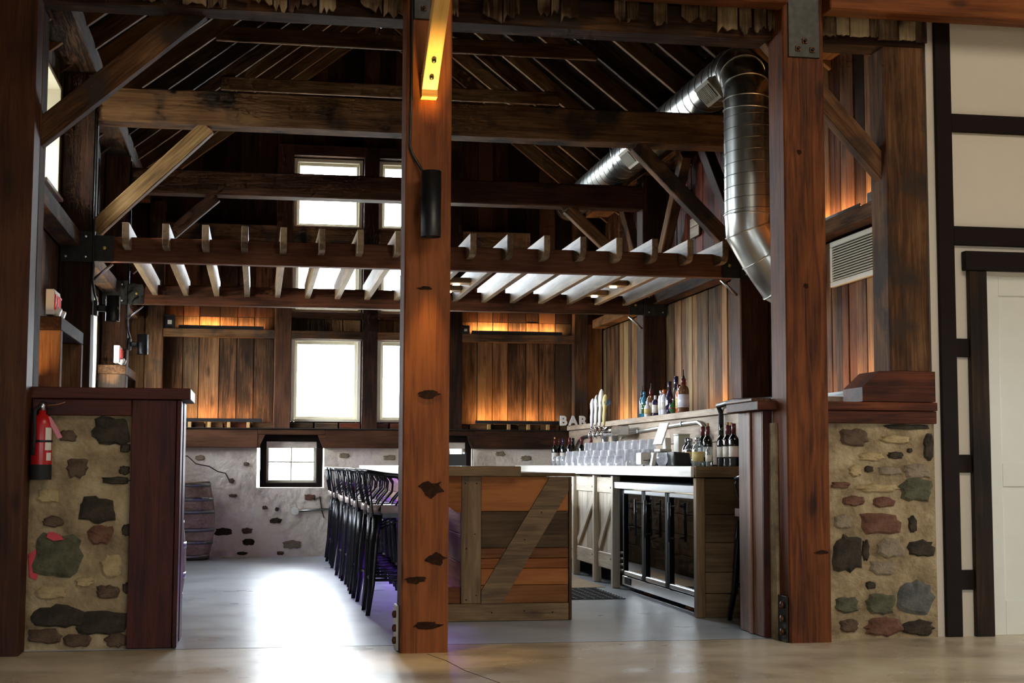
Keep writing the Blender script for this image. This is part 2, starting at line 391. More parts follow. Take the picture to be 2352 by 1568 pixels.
def prism(name, outline, d0, d1, mat, parent=None, axis='y', bevel=0.0):
    """outline in the plane across `axis` (x,z for 'y'; y,z for 'x'; x,y for 'z'), extruded from d0 to d1"""
    f = {'y': lambda a, b, d: (a, d, b), 'x': lambda a, b, d: (d, a, b), 'z': lambda a, b, d: (a, b, d)}[axis]
    cx = sum(p[0] for p in outline) / len(outline); cz = sum(p[1] for p in outline) / len(outline); dm = (d0 + d1) / 2
    bm = bmesh.new()
    A = [bm.verts.new(f(a - cx, b - cz, d0 - dm)) for a, b in outline]; B = [bm.verts.new(f(a - cx, b - cz, d1 - dm)) for a, b in outline]
    n = len(outline); bm.faces.new(A); bm.faces.new(list(reversed(B)))
    for i in range(n): bm.faces.new((A[i], B[i], B[(i + 1) % n], A[(i + 1) % n]))
    bmesh.ops.recalc_face_normals(bm, faces=bm.faces)
    if bevel > 0: bmesh.ops.bevel(bm, geom=list(bm.edges), offset=bevel, segments=1, affect='EDGES')
    me = mesh_from_bm(bm, name); me.materials.append(M[mat])
    o = bpy.data.objects.new(name, me); o.location = f(cx, cz, dm)
    return link(o, parent)

def boxes_obj(name, rects, mat, parent=None):
    """one mesh made of several axis-aligned boxes (a wall with openings)"""
    bm = bmesh.new()
    for (x0, x1, y0, y1, z0, z1) in rects:
        r = bmesh.ops.create_cube(bm, size=1.0)
        for v in r['verts']: v.co = Vector(((x0 + x1) / 2 + v.co.x * (x1 - x0), (y0 + y1) / 2 + v.co.y * (y1 - y0), (z0 + z1) / 2 + v.co.z * (z1 - z0)))
    me = mesh_from_bm(bm, name); me.materials.append(M[mat])
    return link(bpy.data.objects.new(name, me), parent)

def holes_1d(a0, a1, b0, b1, holes):
    """cut rectangles (a0,a1,b0,b1) out of a rectangle -> list of rectangles"""
    xs = sorted({a0, a1, *[h[0] for h in holes], *[h[1] for h in holes]}); out = []
    xs = [x for x in xs if a0 <= x <= a1]
    for x0, x1 in zip(xs, xs[1:]):
        m = (x0 + x1) / 2; z = b0
        for h in sorted([h for h in holes if h[0] <= m <= h[1]], key=lambda h: h[2]):
            if h[2] > z: out.append((x0, x1, z, h[2]))
            z = h[3]
        if z < b1: out.append((x0, x1, z, b1))
    return out

def copy_tree(o, parent=None):
    c = o.copy(); COL.objects.link(c); c.parent = parent
    if parent is not None: c.matrix_parent_inverse = o.matrix_parent_inverse.copy()
    for ch in list(o.children): copy_tree(ch, c)
    return c

def stone(parent, x, y, z, a, b, kind, seed, proud=0.016, axis='y'):
    rnd = random.Random(seed); n = 18; pts = []
    for i in range(n):
        t = 2 * PI * i / n + rnd.uniform(-.1, .1); r = rnd.uniform(0.8, 1.12)
        c, s = math.cos(t), math.sin(t)
        k = 1 / max(abs(c), abs(s)) ** 0.45
        pts.append((a * r * c * k, b * r * s * k))
    bm = bmesh.new()
    B = [bm.verts.new((p[0], 0.03, p[1])) for p in pts]
    A = [bm.verts.new((p[0], -proud * 0.35, p[1])) for p in pts]
    C = [bm.verts.new((p[0] * 0.8, -proud * rnd.uniform(.8, 1.15), p[1] * 0.8)) for p in pts]
    T = bm.verts.new((a * rnd.uniform(-.1, .1), -proud * 1.15, b * rnd.uniform(-.1, .1)))
    for i in range(n):
        j = (i + 1) % n
        bm.faces.new((B[i], B[j], A[j], A[i])); bm.faces.new((A[i], A[j], C[j], C[i])); bm.faces.new((C[i], C[j], T))
    bmesh.ops.recalc_face_normals(bm, faces=bm.faces)
    me = mesh_from_bm(bm, 'stone'); me.materials.append(M['stone_' + kind])
    o = bpy.data.objects.new('stone', me); o.location = (x, y, z)
    return link(o, parent)

def area(name, loc, rot, sx, sy, power, color, spread=PI):
    l = bpy.data.lights.new(name, 'AREA'); l.shape = 'RECTANGLE'; l.size = sx; l.size_y = sy; l.energy = power; l.color = color; l.spread = spread
    o = bpy.data.objects.new(name, l); o.location = loc; o.rotation_euler = rot; COL.objects.link(o); return o

def spot(name, loc, rot, power, color, angle, blend=0.4, radius=0.03):
    l = bpy.data.lights.new(name, 'SPOT'); l.energy = power; l.color = color; l.spot_size = angle; l.spot_blend = blend; l.shadow_soft_size = radius
    o = bpy.data.objects.new(name, l); o.location = loc; o.rotation_euler = rot; COL.objects.link(o); return o
WARM = (1.0, 0.56, 0.22)

def text_mesh(name, body, size, extrude, bevel, offset, mat, mw, parent):
    """lettering in the built-in font, turned into a mesh"""
    c = bpy.data.curves.new(name, 'FONT'); c.body = body; c.size = size; c.extrude = extrude; c.bevel_depth = bevel; c.offset = offset; c.align_x = 'CENTER'
    t = bpy.data.objects.new(name, c); COL.objects.link(t); bpy.context.view_layer.update()
    me = bpy.data.meshes.new_from_object(t.evaluated_get(bpy.context.evaluated_depsgraph_get())); bpy.data.objects.remove(t)
    me.materials.clear(); me.materials.append(M[mat]); o = bpy.data.objects.new(name, me); o.matrix_basis = mw
    return link(o, parent)
# ================================================================== THE SETTING
XL, XR = -1.30, 4.00            # inner faces of the barn posts
BL, BR = -1.55, 4.25            # inner faces of the side boarding
YF, YA, YB, YW = 8.75, 11.70, 14.85, 17.60   # front frame, two inner frames, far frame (front faces)
RIDGE_X, RIDGE_Z, PITCH = 1.35, 6.36, 0.78
def roof_z(x): return RIDGE_Z - PITCH * abs(x - RIDGE_X)

ground = box('ground', -60, 60, -50, 80, -0.6, -0.35, 'grass', bevel=0); tag(ground, kind='structure')
fl = box('floor_bar', -2.2, 4.9, 8.82, 18.05, -0.3, 0.0, 'floor_bar', bevel=0); tag(fl, kind='structure')
fh = box('floor_hall', -6.2, 9.2, -8.2, 8.82, -0.3, 0.0, 'floor_hall', bevel=0); tag(fh, kind='structure')

box('slab_joint', -1.3, 4.28, 8.816, 8.824, -0.01, 0.0008, 'gap', fh, bevel=0)
tube('slab_crack', [(0.98, 8.40, 0.0), (1.05, 8.1, 0.0), (1.10, 7.7, 0.0), (1.22, 7.2, 0.0)], 0.0035, 'gap', fh, segs=5, flat=0.25)
# ---- hall shell around the camera
HW = [(6.6, 7.8, 1.2, 2.0)]  # unseen side window, invented and sized to light the hall
r = [(8.9, 9.1, a, b, c, d) for a, b, c, d in holes_1d(-8, 8.8, 0, 6.9, [(h[0], h[1], h[2], h[3]) for h in HW])]
tag(boxes_obj('wall_hall_right', r, 'white_wall'), kind='structure')
HB = [(-3.0, -1.6, 1.0, 2.3), (3.2, 4.6, 1.0, 2.3)]  # unseen back windows, added for soft light from behind
r = [(a, b, -8.2, -8.0, c, d) for a, b, c, d in holes_1d(-6, 9, 0, 6.9, HB)]
tag(boxes_obj('wall_hall_back', r, 'white_wall'), kind='structure')
tag(box('wall_hall_left', -6.2, -6.0, -8, 8.9, 0, 6.9, 'white_wall', bevel=0), kind='structure')
tag(box('ceiling_hall', -6.2, 9.2, -8.2, 9.1, 6.9, 7.05, 'dark_beam', bevel=0), kind='structure')
n_win = 9
for h in HW:
    w = box('window_%d' % n_win, 8.96, 9.02, h[0], h[0] + 0.06, h[2], h[3], 'white_frame', grain='z'); tag(w, kind='structure')
    box('window_frame', 8.96, 9.02, h[1] - 0.06, h[1], h[2], h[3], 'white_frame', w, grain='z')
    box('window_frame', 8.96, 9.02, h[0], h[1], h[3] - 0.06, h[3], 'white_frame', w, grain='y')
    box('window_frame', 8.96, 9.02, h[0], h[1], h[2], h[2] + 0.06, 'white_frame', w, grain='y')
    box('pane', 8.985, 8.99, h[0] + 0.06, h[1] - 0.06, h[2] + 0.06, h[3] - 0.06, 'pane', w, bevel=0)
    portal((9.15, (h[0] + h[1]) / 2, (h[2] + h[3]) / 2), (0, PI / 2, 0), h[3] - h[2], h[1] - h[0]); n_win += 1
for h in HB:
    w = box('window_%d' % n_win, h[0], h[0] + 0.06, -8.12, -8.06, h[2], h[3], 'white_frame', grain='z'); tag(w, kind='structure')
    box('window_frame', h[1] - 0.06, h[1], -8.12, -8.06, h[2], h[3], 'white_frame', w, grain='z')
    box('pane', h[0] + 0.06, h[1] - 0.06, -8.1, -8.095, h[2], h[3], 'pane', w, bevel=0)
    portal(((h[0] + h[1]) / 2, -8.25, (h[2] + h[3]) / 2), (PI / 2, 0, 0), h[1] - h[0], h[3] - h[2]); n_win += 1

# ---- white wall with dark trim on the right, and its door
DX0, DX1, DZ = 4.66, 5.58, 2.325
r = [(a, b, 8.77, 8.95, c, d) for a, b, c, d in holes_1d(4.285, 8.95, 0, 6.9, [(DX0, DX1, 0, DZ)])]
wf = boxes_obj('wall_hall_front', r, 'white_wall'); tag(wf, kind='structure')
tag(box('wall_hall_corner', -6.0, -1.62, 8.95, 9.1, 0, 6.9, 'white_wall', bevel=0), kind='structure')
box('closet', DX0 - 0.1, DX1 + 0.1, 8.955, 9.05, -0.3, DZ + 0.1, 'deck', wf, bevel=0)  # unseen panel added to stop light leaking in under the door
tn = 1
for (x0, x1, z0, z1, m, g, y) in [
        (4.335, 4.445, 0, 4.6, 'trim_dark', 'z', 8.735), (4.445, 7.0, 3.265, 3.385, 'trim_dark', 'x', 8.74),
        (4.445, 7.0, 2.515, 2.64, 'trim_dark', 'x', 8.74), (4.505, 5.86, 2.35, 2.475, 'trim_dark', 'x', 8.71),
        (4.445, 4.535, 1.785, 1.905, 'trim_dark', 'x', 8.745), (4.445, 4.535, 1.04, 1.155, 'trim_dark', 'x', 8.745),
        (4.445, 4.535, 0.295, 0.42, 'trim_dark', 'x', 8.745), (4.535, 4.66, 0, 2.35, 'rustic', 'z', 8.725), (5.58, 5.7, 0, 2.35, 'rustic', 'z', 8.725)]:
    tag(box('trim_%d' % tn, x0, x1, y, 8.769, z0, z1, m, grain=g), kind='structure'); tn += 1
d1 = box('door_1', DX0, DX1, 8.80, 8.84, 0.0, DZ, 'white_door', grain='z'); tag(d1, kind='structure')
for (x0, x1, z0, z1) in [(DX0, DX0 + 0.11, 0.0, DZ), (DX1 - 0.11, DX1, 0.0, DZ), (DX0 + 0.11, DX1 - 0.11, DZ - 0.13, DZ), (DX0 + 0.11, DX1 - 0.11, 0.0, 0.22), (DX0 + 0.11, DX1 - 0.11, 0.95, 1.10)]:
    box('door_rail', x0, x1, 8.788, 8.80, z0, z1, 'white_door', d1, bevel=0.003)
box('knob_plate', DX1 - 0.08, DX1 - 0.04, 8.775, 8.79, 0.93, 1.07, 'alu', d1)
lathe('knob', [(0, 0), (0.018, 0.002), (0.018, 0.03), (0.032, 0.045), (0.03, 0.065), (0, 0.07)], 'alu', (DX1 - 0.06, 8.776, 1.0), d1, rot=Euler((PI / 2, 0, 0)))

# ---- far wall: whitewashed stone base, sill timber, boards, girts, windows
SW = [(-0.0, 0.79, 0.80, 1.27), (1.78, 2.57, 0.80, 1.27)]           # foundation window openings
r = [(a, b, 17.4, 18.0, c, d) for a, b, c, d in holes_1d(-1.9, 4.7, 0, 1.27, SW)] + [(-1.9, 4.7, 17.47, 18.0, 1.27, 1.5)]
wb = boxes_obj('wall_back', r, 'mortar_white'); tag(wb, kind='structure')
WX = [(0.386, 1.225), (1.427, 2.26)]
WZ = [(1.59, 2.61), (2.92, 3.74), (3.95, 4.81)]
edges = [-1.75, 0.386, 1.225, RIDGE_X, 1.427, 2.26, 4.45]
bmr = []
for x0, x1 in zip(edges, edges[1:]):
    win = any(a - 1e-3 <= x0 and x1 <= b + 1e-3 for a, b in WX); z = 1.5
    for a, b in (WZ if win else []):
        bmr.append((x0, x1, z, a)); z = b
    prism('backing', [(x0, z), (x1, z), (x1, roof_z(x1) + 0.2), (x0, roof_z(x0) + 0.2)], 17.79, 17.85, 'deck', wb)
boxes_obj('backing', [(a, b, 17.79, 17.85, c, d) for a, b, c, d in bmr], 'deck', wb)
def far_plank(x0, x1, z0, z1, sloped=False):
    o = random.uniform(-0.006, 0.006)
    m = random.choice(['plank', 'plank', 'plank', 'plank_grey'])
    if z0 > 2.7: m = 'plank_dark'
    if sloped:
        # board with its top cut to the roof slope; built lying along local X so that the grain runs up
        c0, c1 = roof_z(x0) + 0.1, roof_z(x1) + 0.1; w = x1 - x0; h = max(c0, c1) - z0
        bm = bmesh.new(); pts = [(0, 0), (c0 - z0, 0), (c1 - z0, w), (0, w)]
        A = [bm.verts.new((a, -0.0125, b)) for a, b in pts]; B = [bm.verts.new((a, 0.0125, b)) for a, b in pts]
        bm.faces.new(A); bm.faces.new(list(reversed(B)))
        for i in range(4): bm.faces.new((A[i], B[i], B[(i + 1) % 4], A[(i + 1) % 4]))
        bmesh.ops.recalc_face_normals(bm, faces=bm.faces)
        me = mesh_from_bm(bm, 'plank'); me.materials.append(M[m]); p = bpy.data.objects.new('plank', me)
        p.matrix_basis = Matrix(((0, 0, 1, x0), (0, 1, 0, 17.765 + o), (1, 0, 0, z0), (0, 0, 0, 1)))
        link(p, wb)
    else:
        box('plank', x0, x1, 17.752 + o, 17.778 + o, z0, z1, m, wb, bevel=0.003, grain='z')
def split(a, b, w):
    n = max(1, round((b - a) / w)); xs = [a + (b - a) * i / n + (random.uniform(-.025, .025) if 0 < i < n else 0) for i in range(n + 1)]
    return list(zip(xs, xs[1:]))
for a, b in [(-1.55, 0.18), (1.225, 1.427), (2.47, 4.25)]:
    for x0, x1 in split(a, b, 0.205):
        far_plank(x0 + 0.004, x1 - 0.004, 1.5, 2.84); far_plank(x0 + 0.004, x1 - 0.004, 2.842, 0, True)
for a, b in WX:
    for x0, x1 in split(a, b, 0.205):
        far_plank(x0 + 0.004, x1 - 0.004, 4.83, 0, True); far_plank(x0 + 0.004, x1 - 0.004, 2.66, 2.90)
for x0, x1 in [(0.18, 0.386), (2.26, 2.47)]: far_plank(x0, x1, 1.5, 0, True)
# studs, girts, sill
for x0, x1 in [(0.19, 0.38), (1.235, 1.417), (2.265, 2.455)]:
    box('stud', x0, x1, 17.60, 17.75, 1.5, 4.95, 'dark_beam', wb, grain='z', hewn=0.004, seed=int(x0 * 9))
box('stud', -1.3, -1.12, 17.60, 17.75, 1.5, 4.2, 'old_beam', wb, grain='z', hewn=0.005, seed=3)
box('stud', 3.86, 4.03, 17.60, 17.75, 1.5, 4.2, 'old_beam', wb, grain='z', hewn=0.005, seed=4)
for z0, z1, segs, mt in [(2.585, 2.68, [(-1.12, 0.19), (0.38, 1.235), (1.417, 2.265), (2.455, 3.86)], 'old_beam'), (3.74, 3.95, [(-1.12, 0.19), (0.38, 1.235), (1.417, 2.265), (2.455, 3.3)], 'old_beam'),
                         (2.83, 2.91, [(0.38, 1.235), (1.417, 2.265)], 'dark_beam'), (4.82, 4.95, [(0.38, 1.235), (1.417, 2.265)], 'dark_beam'), (5.3, 5.4, [(0.1, 2.6)], 'rafter')]:
    for a, b in segs: box('girt', a, b, 17.60, 17.745, z0, z1, mt, wb, hewn=0.004, seed=int(a * 10) + 20)
sill = box('sill_beam', -1.5, 0.0, 17.33, 17.465, 1.27, 1.485, 'dark_beam', wb, hewn=0.004, seed=5)
box('sill_beam', 0.79, 1.78, 17.33, 17.465, 1.27, 1.485, 'dark_beam', wb, hewn=0.004, seed=6)
box('sill_beam', 2.57, 3.75, 17.33, 17.465, 1.27, 1.485, 'dark_beam', wb, hewn=0.004, seed=7)
for a, b in [(0.0, 0.79), (1.78, 2.57)]:
    box('sill_beam', a + 0.001, b - 0.001, 17.33, 17.465, 1.425, 1.485, 'dark_beam', wb)
    for s, xa in ((1, a), (-1, b)):
        prism('sill_beam', [(xa, 1.27), (xa + s * 0.02, 1.27), (xa + s * 0.09, 1.424), (xa, 1.424)], 17.335, 17.465, 'dark_beam', wb)
box('ledge_strip', -1.5, 3.75, 17.31, 17.48, 1.487, 1.502, 'ledge', wb)
# short blocks between the ledge and the boards
x = -1.2
while x < 3.7:
    w = random.uniform(0.22, 0.42); box('block', x, x + w - 0.02, 17.66, 17.745, 1.504, 1.575, random.choice(['plank', 'stain_sill', 'plank_grey']), wb); x += w
for i, s in enumerate([(-0.37, 0.29, 0.1, 0.045, 'd'), (-0.1, 0.3, 0.065, 0.035, 'b'), (-0.08, 0.17, 0.07, 0.04, 'd'), (0.23, 0.42, 0.076, 0.033, 'd'), (-0.15, 0.04, 0.065, 0.02, 'd'), (0.42, 0.14, 0.106, 0.051, 'p'), (-0.29, 0.88, 0.035, 0.03, 'b'), (-0.27, 0.71, 0.05, 0.02, 'b'), (0.1, 0.57, 0.033, 0.023, 'b'), (0.24, 0.55, 0.023, 0.023, 'd'), (-0.12, 1.08, 0.035, 0.023, 'b'), (0.29, 0.04, 0.045, 0.025, 'b'), (0.62, 0.69, 0.066, 0.036, 'r'), (2.9, 1.21, 0.059, 0.032, 'p'), (3.22, 1.16, 0.07, 0.032, 'p'), (1.56, 1.16, 0.078, 0.031, 'p'), (1.02, 1.18, 0.067, 0.031, 'p'), (-0.65, 1.15, 0.06, 0.03, 'p')]):
    stone(wb, s[0], 17.4, s[1], s[2], s[3], s[4], 100 + i, proud=0.012)
# crack lines in the plaster
tube('crack', [(-0.95, 17.398, 1.16), (-0.8, 17.398, 1.17), (-0.7, 17.398, 1.08), (-0.55, 17.398, 1.05), (-0.45, 17.398, 0.99), (-0.36, 17.398, 0.97), (-0.3, 17.398, 0.86)], 0.006, 'stone_d', wb, segs=5)
tube('crack', [(0.56, 17.398, 0.72), (0.68, 17.398, 0.66), (0.74, 17.398, 0.7), (0.76, 17.398, 0.55), (0.79, 17.398, 0.45)], 0.006, 'stone_d', wb, segs=5)

wn = 1
def far_window(a, b, z0, z1):
    global wn
    w = box('window_%d' % wn, a, a + 0.045, 17.73, 17.84, z0, z1, 'white_frame', grain='z'); tag(w, kind='structure'); wn += 1
    box('window_frame', b - 0.045, b, 17.73, 17.84, z0, z1, 'white_frame', w, grain='z')
    box('window_frame', a + 0.045, b - 0.045, 17.73, 17.84, z1 - 0.045, z1, 'white_frame', w)
    box('window_frame', a + 0.045, b - 0.045, 17.73, 17.84, z0, z0 + 0.035, 'white_frame', w)
    for x0, x1, c0, c1 in [(a + 0.045, a + 0.075, z0 + 0.035, z1 - 0.045), (b - 0.075, b - 0.045, z0 + 0.035, z1 - 0.045), (a + 0.075, b - 0.075, z1 - 0.08, z1 - 0.045), (a + 0.075, b - 0.075, z0 + 0.035, z0 + 0.065)]:
        box('sash', x0, x1, 17.79, 17.82, c0, c1, 'white_frame', w)
    box('pane', a + 0.075, b - 0.075, 17.803, 17.807, z0 + 0.065, z1 - 0.08, 'pane', w, bevel=0)
    portal(((a + b) / 2, 17.9, (z0 + z1) / 2), (-PI / 2, 0, 0), b - a, z1 - z0)
for a, b in WX:
    for z0, z1 in WZ: far_window(a, b, z0, z1)
for a, b, z0, z1 in SW:                                              # four-light foundation windows in dark surrounds
    fr = 0.075
    w = box('window_%d' % wn, a + 0.035, a + 0.035 + fr, 17.45, 17.60, 0.815, 1.36, 'trim_dark', grain='z'); tag(w, kind='structure'); wn += 1
    box('window_frame', b - 0.02 - fr, b - 0.02, 17.45, 17.60, 0.815, 1.36, 'trim_dark', w, grain='z')
    box('window_frame', a + 0.035, b - 0.02, 17.45, 17.60, 0.805, 0.86, 'trim_dark', w)
    box('window_frame', a + 0.035, b - 0.02, 17.45, 17.60, 1.345, 1.424, 'trim_dark', w)
    x0, x1 = a + 0.035 + fr, b - 0.02 - fr; c0, c1 = 0.86, 1.345; xm, zm = (x0 + x1) / 2, (c0 + c1) / 2
    for q in [(x0, x0 + 0.03, c0, c1), (x1 - 0.03, x1, c0, c1), (x0, x1, c0, c0 + 0.03), (x0, x1, c1 - 0.03, c1), (xm - 0.008, xm + 0.008, c0, c1), (x0, x1, zm - 0.008, zm + 0.008)]:
        box('muntin', q[0], q[1], 17.53, 17.56, q[2], q[3], 'white_frame', w, bevel=0.002)
    for qa, qb in ((x0 + 0.03, xm - 0.008), (xm + 0.008, x1 - 0.03)):
        for za, zb in ((c0 + 0.03, zm - 0.008), (zm + 0.008, c1 - 0.03)):
            box('pane', qa, qb, 17.543, 17.547, za, zb, 'pane', w, bevel=0)
    portal(((a + b) / 2, 18.05, 1.05), (-PI / 2, 0, 0), b - a, 0.5)
box('backing', 0, 0.79, 17.6, 18.0, 1.42, 1.5, 'deck', wb)

# ---- side walls: foundation with ledge, boards in two tiers, girt, plate
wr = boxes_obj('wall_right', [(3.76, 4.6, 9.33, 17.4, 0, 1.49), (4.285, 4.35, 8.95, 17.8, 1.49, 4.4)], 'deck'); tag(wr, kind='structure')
RZ = [(1.555, 2.77), (2.885, 4.25)]
y = 8.99
while y < 17.72:
    w = random.choice([0.10, 0.12, 0.15, 0.18, 0.22]); w = min(w, 17.74 - y)
    for t, (z0, z1) in enumerate(RZ):
        o = random.uniform(0, 0.012)
        red = t == 1 and 11.9 < y < 14.6
        box('plank', 4.25 + o, 4.275 + o, y + 0.003, y + w - 0.003, z0, z1, 'plank_red' if red else 'plank_dark' if (t == 1 or y < 11.5) and random.random() < 0.6 else random.choice(['plank', 'plank_grey', 'plank_grey']) if y > 11.6 else 'plank', wr, bevel=0.003, grain='z')  # near bay's boards darkened, its dim light put into their colour
    y += w
for a, b in [(9.0, YA - 0.002), (YA + 0.252, YB - 0.002), (YB + 0.252, 17.6)]:
    box('girt', 4.09, 4.245, a, b, 2.775, 2.88, 'old_beam', wr, grain='y', hewn=0.004, seed=int(a))
box('shelf_board', 3.70, 4.24, 9.34, 17.3, 1.495, 1.55, 'splash', wr, grain='y')
for z0, z1 in [(1.085, 1.27), (1.275, 1.49)]:
    for a, b in [(10.1, 12.9), (12.905, 15.4), (15.405, 17.3)]:
        box('backsplash_board', 3.725, 3.758, a, b, z0, z1, 'splash', wr, grain='y')
# left
LW = [(10.7, 11.64, 3.10, 4.02), (13.2, 14.3, 3.10, 4.02), (12.1, 14.65, 1.60, 2.70), (15.95, 17.4, 1.60, 2.70)]  # all but the first added to bring more daylight in
LD = [(9.95, 11.0, 0.0, 1.95), (14.75, 15.8, 0.0, 1.95)]
r = [(-1.78, -1.585, a, b, c, d) for a, b, c, d in holes_1d(9.2, 17.8, 0, 4.4, LW + LD)]
wl = boxes_obj('wall_left', r, 'deck'); tag(wl, kind='structure')
y = 9.2
while y < 17.72:
    w = min(random.choice([0.18, 0.2, 0.22, 0.25]), 17.74 - y); ym = y + w / 2
    for z0, z1 in [(1.55, 2.77), (2.885, 4.2)]:
        segs = [(z0, z1)]
        for h in LW + LD:
            if h[0] - 0.08 < ym < h[1] + 0.08:
                ns = []
                for s0, s1 in segs:
                    if h[2] > s0: ns.append((s0, min(s1, h[2])))
                    if h[3] < s1: ns.append((max(s0, h[3]), s1))
                segs = ns
        for s0, s1 in segs:
            if s1 - s0 > 0.03: box('plank', -1.582, -1.557, y + 0.003, y + w - 0.003, s0, s1, random.choice(['plank', 'plank_grey']), wl, bevel=0.003, grain='z')
    y += w
for a, b in [(9.2, YA - 0.002), (YA + 0.252, YB - 0.002), (YB + 0.252, 17.6)]:
    box('girt', -1.55, -1.40, a, b, 2.775, 2.90, 'old_beam', wl, grain='y', hewn=0.004, seed=int(a) + 3)
for h in LW:
    w = box('window_%d' % n_win, -1.80, -1.56, h[1] - 0.03, h[1], h[2], h[3], 'white_frame', grain='z'); tag(w, kind='structure'); n_win += 1
    box('window_frame', -1.80, -1.56, h[0], h[0] + 0.03, h[2], h[3], 'white_frame', w, grain='z')
    box('window_frame', -1.80, -1.56, h[0] + 0.03, h[1] - 0.03, h[3] - 0.03, h[3], 'white_frame', w, grain='y')
    box('window_frame', -1.80, -1.52, h[0] + 0.03, h[1] - 0.03, h[2], h[2] + 0.03, 'white_frame', w, grain='y')
    box('pane', -1.745, -1.74, h[0] + 0.03, h[1] - 0.03, h[2] + 0.03, h[3] - 0.03, 'pane', w, bevel=0)
    portal((-1.85, (h[0] + h[1]) / 2, (h[2] + h[3]) / 2), (0, -PI / 2, 0), h[3] - h[2], h[1] - h[0])
for i, h in enumerate(LD):
    d = box('door_%d' % (i + 2), -1.74, -1.69, h[0], h[1], 0.01, h[3] - 0.005, 'stain_dark', grain='z'); tag(d, kind='structure')
    box('door_jamb', -1.55, -1.28, h[0] - 0.09, h[0], 0.01, 1.95, "old_beam", d, grain='z')
    box('door_jamb', -1.55, -1.28, h[1], h[1] + 0.09, 0.01, 1.95, "old_beam", d, grain='z')
    box('door_head', -1.55, -1.28, h[0] - 0.09, h[1] + 0.09, 1.952, 2.04, 'old_beam', d, grain='y')
    lathe('knob', [(0, 0), (0.015, 0), (0.015, 0.03), (0.03, 0.045), (0, 0.07)], 'alu', (-1.69, h[0] + 0.1, 1.0), d, rot=Euler((0, PI / 2, 0)))

# ---- roof
ceil = empty('ceiling', (RIDGE_X, 9.0, 4.2), kind='structure')
for s in (-1, 1):
    xe = RIDGE_X + s * 3.35; ze = roof_z(xe)
    n = Vector((-s * PITCH, 0, -1)).normalized()                  # towards the room
    # deck boards running along the roof
    L = math.hypot(3.35, 3.35 * PITCH); nb = 20
    for i in range(nb):
        t0, t1 = i / nb, (i + 1) / nb; tm = (t0 + t1) / 2
        cx, cz = RIDGE_X + s * 3.35 * tm, RIDGE_Z - 3.35 * PITCH * tm
        c = Vector((cx, 0, cz)) - n * (0.15 + 0.012)
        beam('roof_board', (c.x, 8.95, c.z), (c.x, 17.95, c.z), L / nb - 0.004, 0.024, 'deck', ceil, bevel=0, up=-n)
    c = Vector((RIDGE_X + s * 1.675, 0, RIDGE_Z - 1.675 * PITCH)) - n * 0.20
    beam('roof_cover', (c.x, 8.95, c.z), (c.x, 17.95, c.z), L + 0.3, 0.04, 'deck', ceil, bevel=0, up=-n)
    for i in range(15):
        y = 9.12 + i * 0.6
        if y > 17.74: break
        p0 = Vector((RIDGE_X + s * 0.02, y, RIDGE_Z)) - n * 0.075; p1 = Vector((xe, y, ze)) - n * 0.075
        beam('rafter', p0, p1, 0.05, 0.15, 'rafter', ceil, bevel=0.003, up=-n)
box('ridge_board', RIDGE_X - 0.02, RIDGE_X + 0.02, 9.0, 17.75, RIDGE_Z + 0.0, RIDGE_Z + 0.15, 'rafter', ceil, grain='y')

# ---- gable above the opening: backing and ragged white boards
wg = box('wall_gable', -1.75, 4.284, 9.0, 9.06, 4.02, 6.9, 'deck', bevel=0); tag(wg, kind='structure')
def ragged(x, w, zb, ztop, y, tear, seed):
    rnd = random.Random(seed); n = rnd.choice([4, 5, 6, 7]); pts = [(ztop - zb, 0), (ztop - zb, w)]
    bot = []
    for i in range(n + 1):
        bot.append((rnd.uniform(-tear, tear) * (1.3 if i in (0, n) else 1), w * (1 - i / n)))
    pts = [(ztop - zb, 0)] + [(a, b) for a, b in reversed(bot)] + [(ztop - zb, w)]
    bm = bmesh.new(); A = [bm.verts.new((a, -0.009, b)) for a, b in pts]; B = [bm.verts.new((a, 0.009, b)) for a, b in pts]
    k = len(pts); bm.faces.new(A); bm.faces.new(list(reversed(B)))
    for i in range(k): bm.faces.new((A[i], B[i], B[(i + 1) % k], A[(i + 1) % k]))
    bmesh.ops.recalc_face_normals(bm, faces=bm.faces)
    me = mesh_from_bm(bm, 'ragged_board'); me.materials.append(M['old_white']); o = bpy.data.objects.new('ragged_board', me)
    o.matrix_basis = Matrix(((0, 0, 1, x), (0, 1, 0, y), (1, 0, 0, zb), (0, 0, 0, 1)))
    link(o, wg)
x = -1.25; i = 0
while x < 4.2:
    w = random.uniform(0.06, 0.15)
    right = x > 3.5
    zb = 3.855 + random.uniform(-0.01, 0.01) if right else random.choice([3.84, 3.86, 3.85, 3.88, 3.90]) + (0.005 if x > 1.2 else -0.01)
    if random.random() > 0.12 or right:
        ragged(x, w - (0.004 if right else random.uniform(0.004, 0.02)), zb, 4.7, YF - 0.02 + random.uniform(-.008, .004), 0.006 if right else 0.03, 300 + i)
    x += w; i += 1

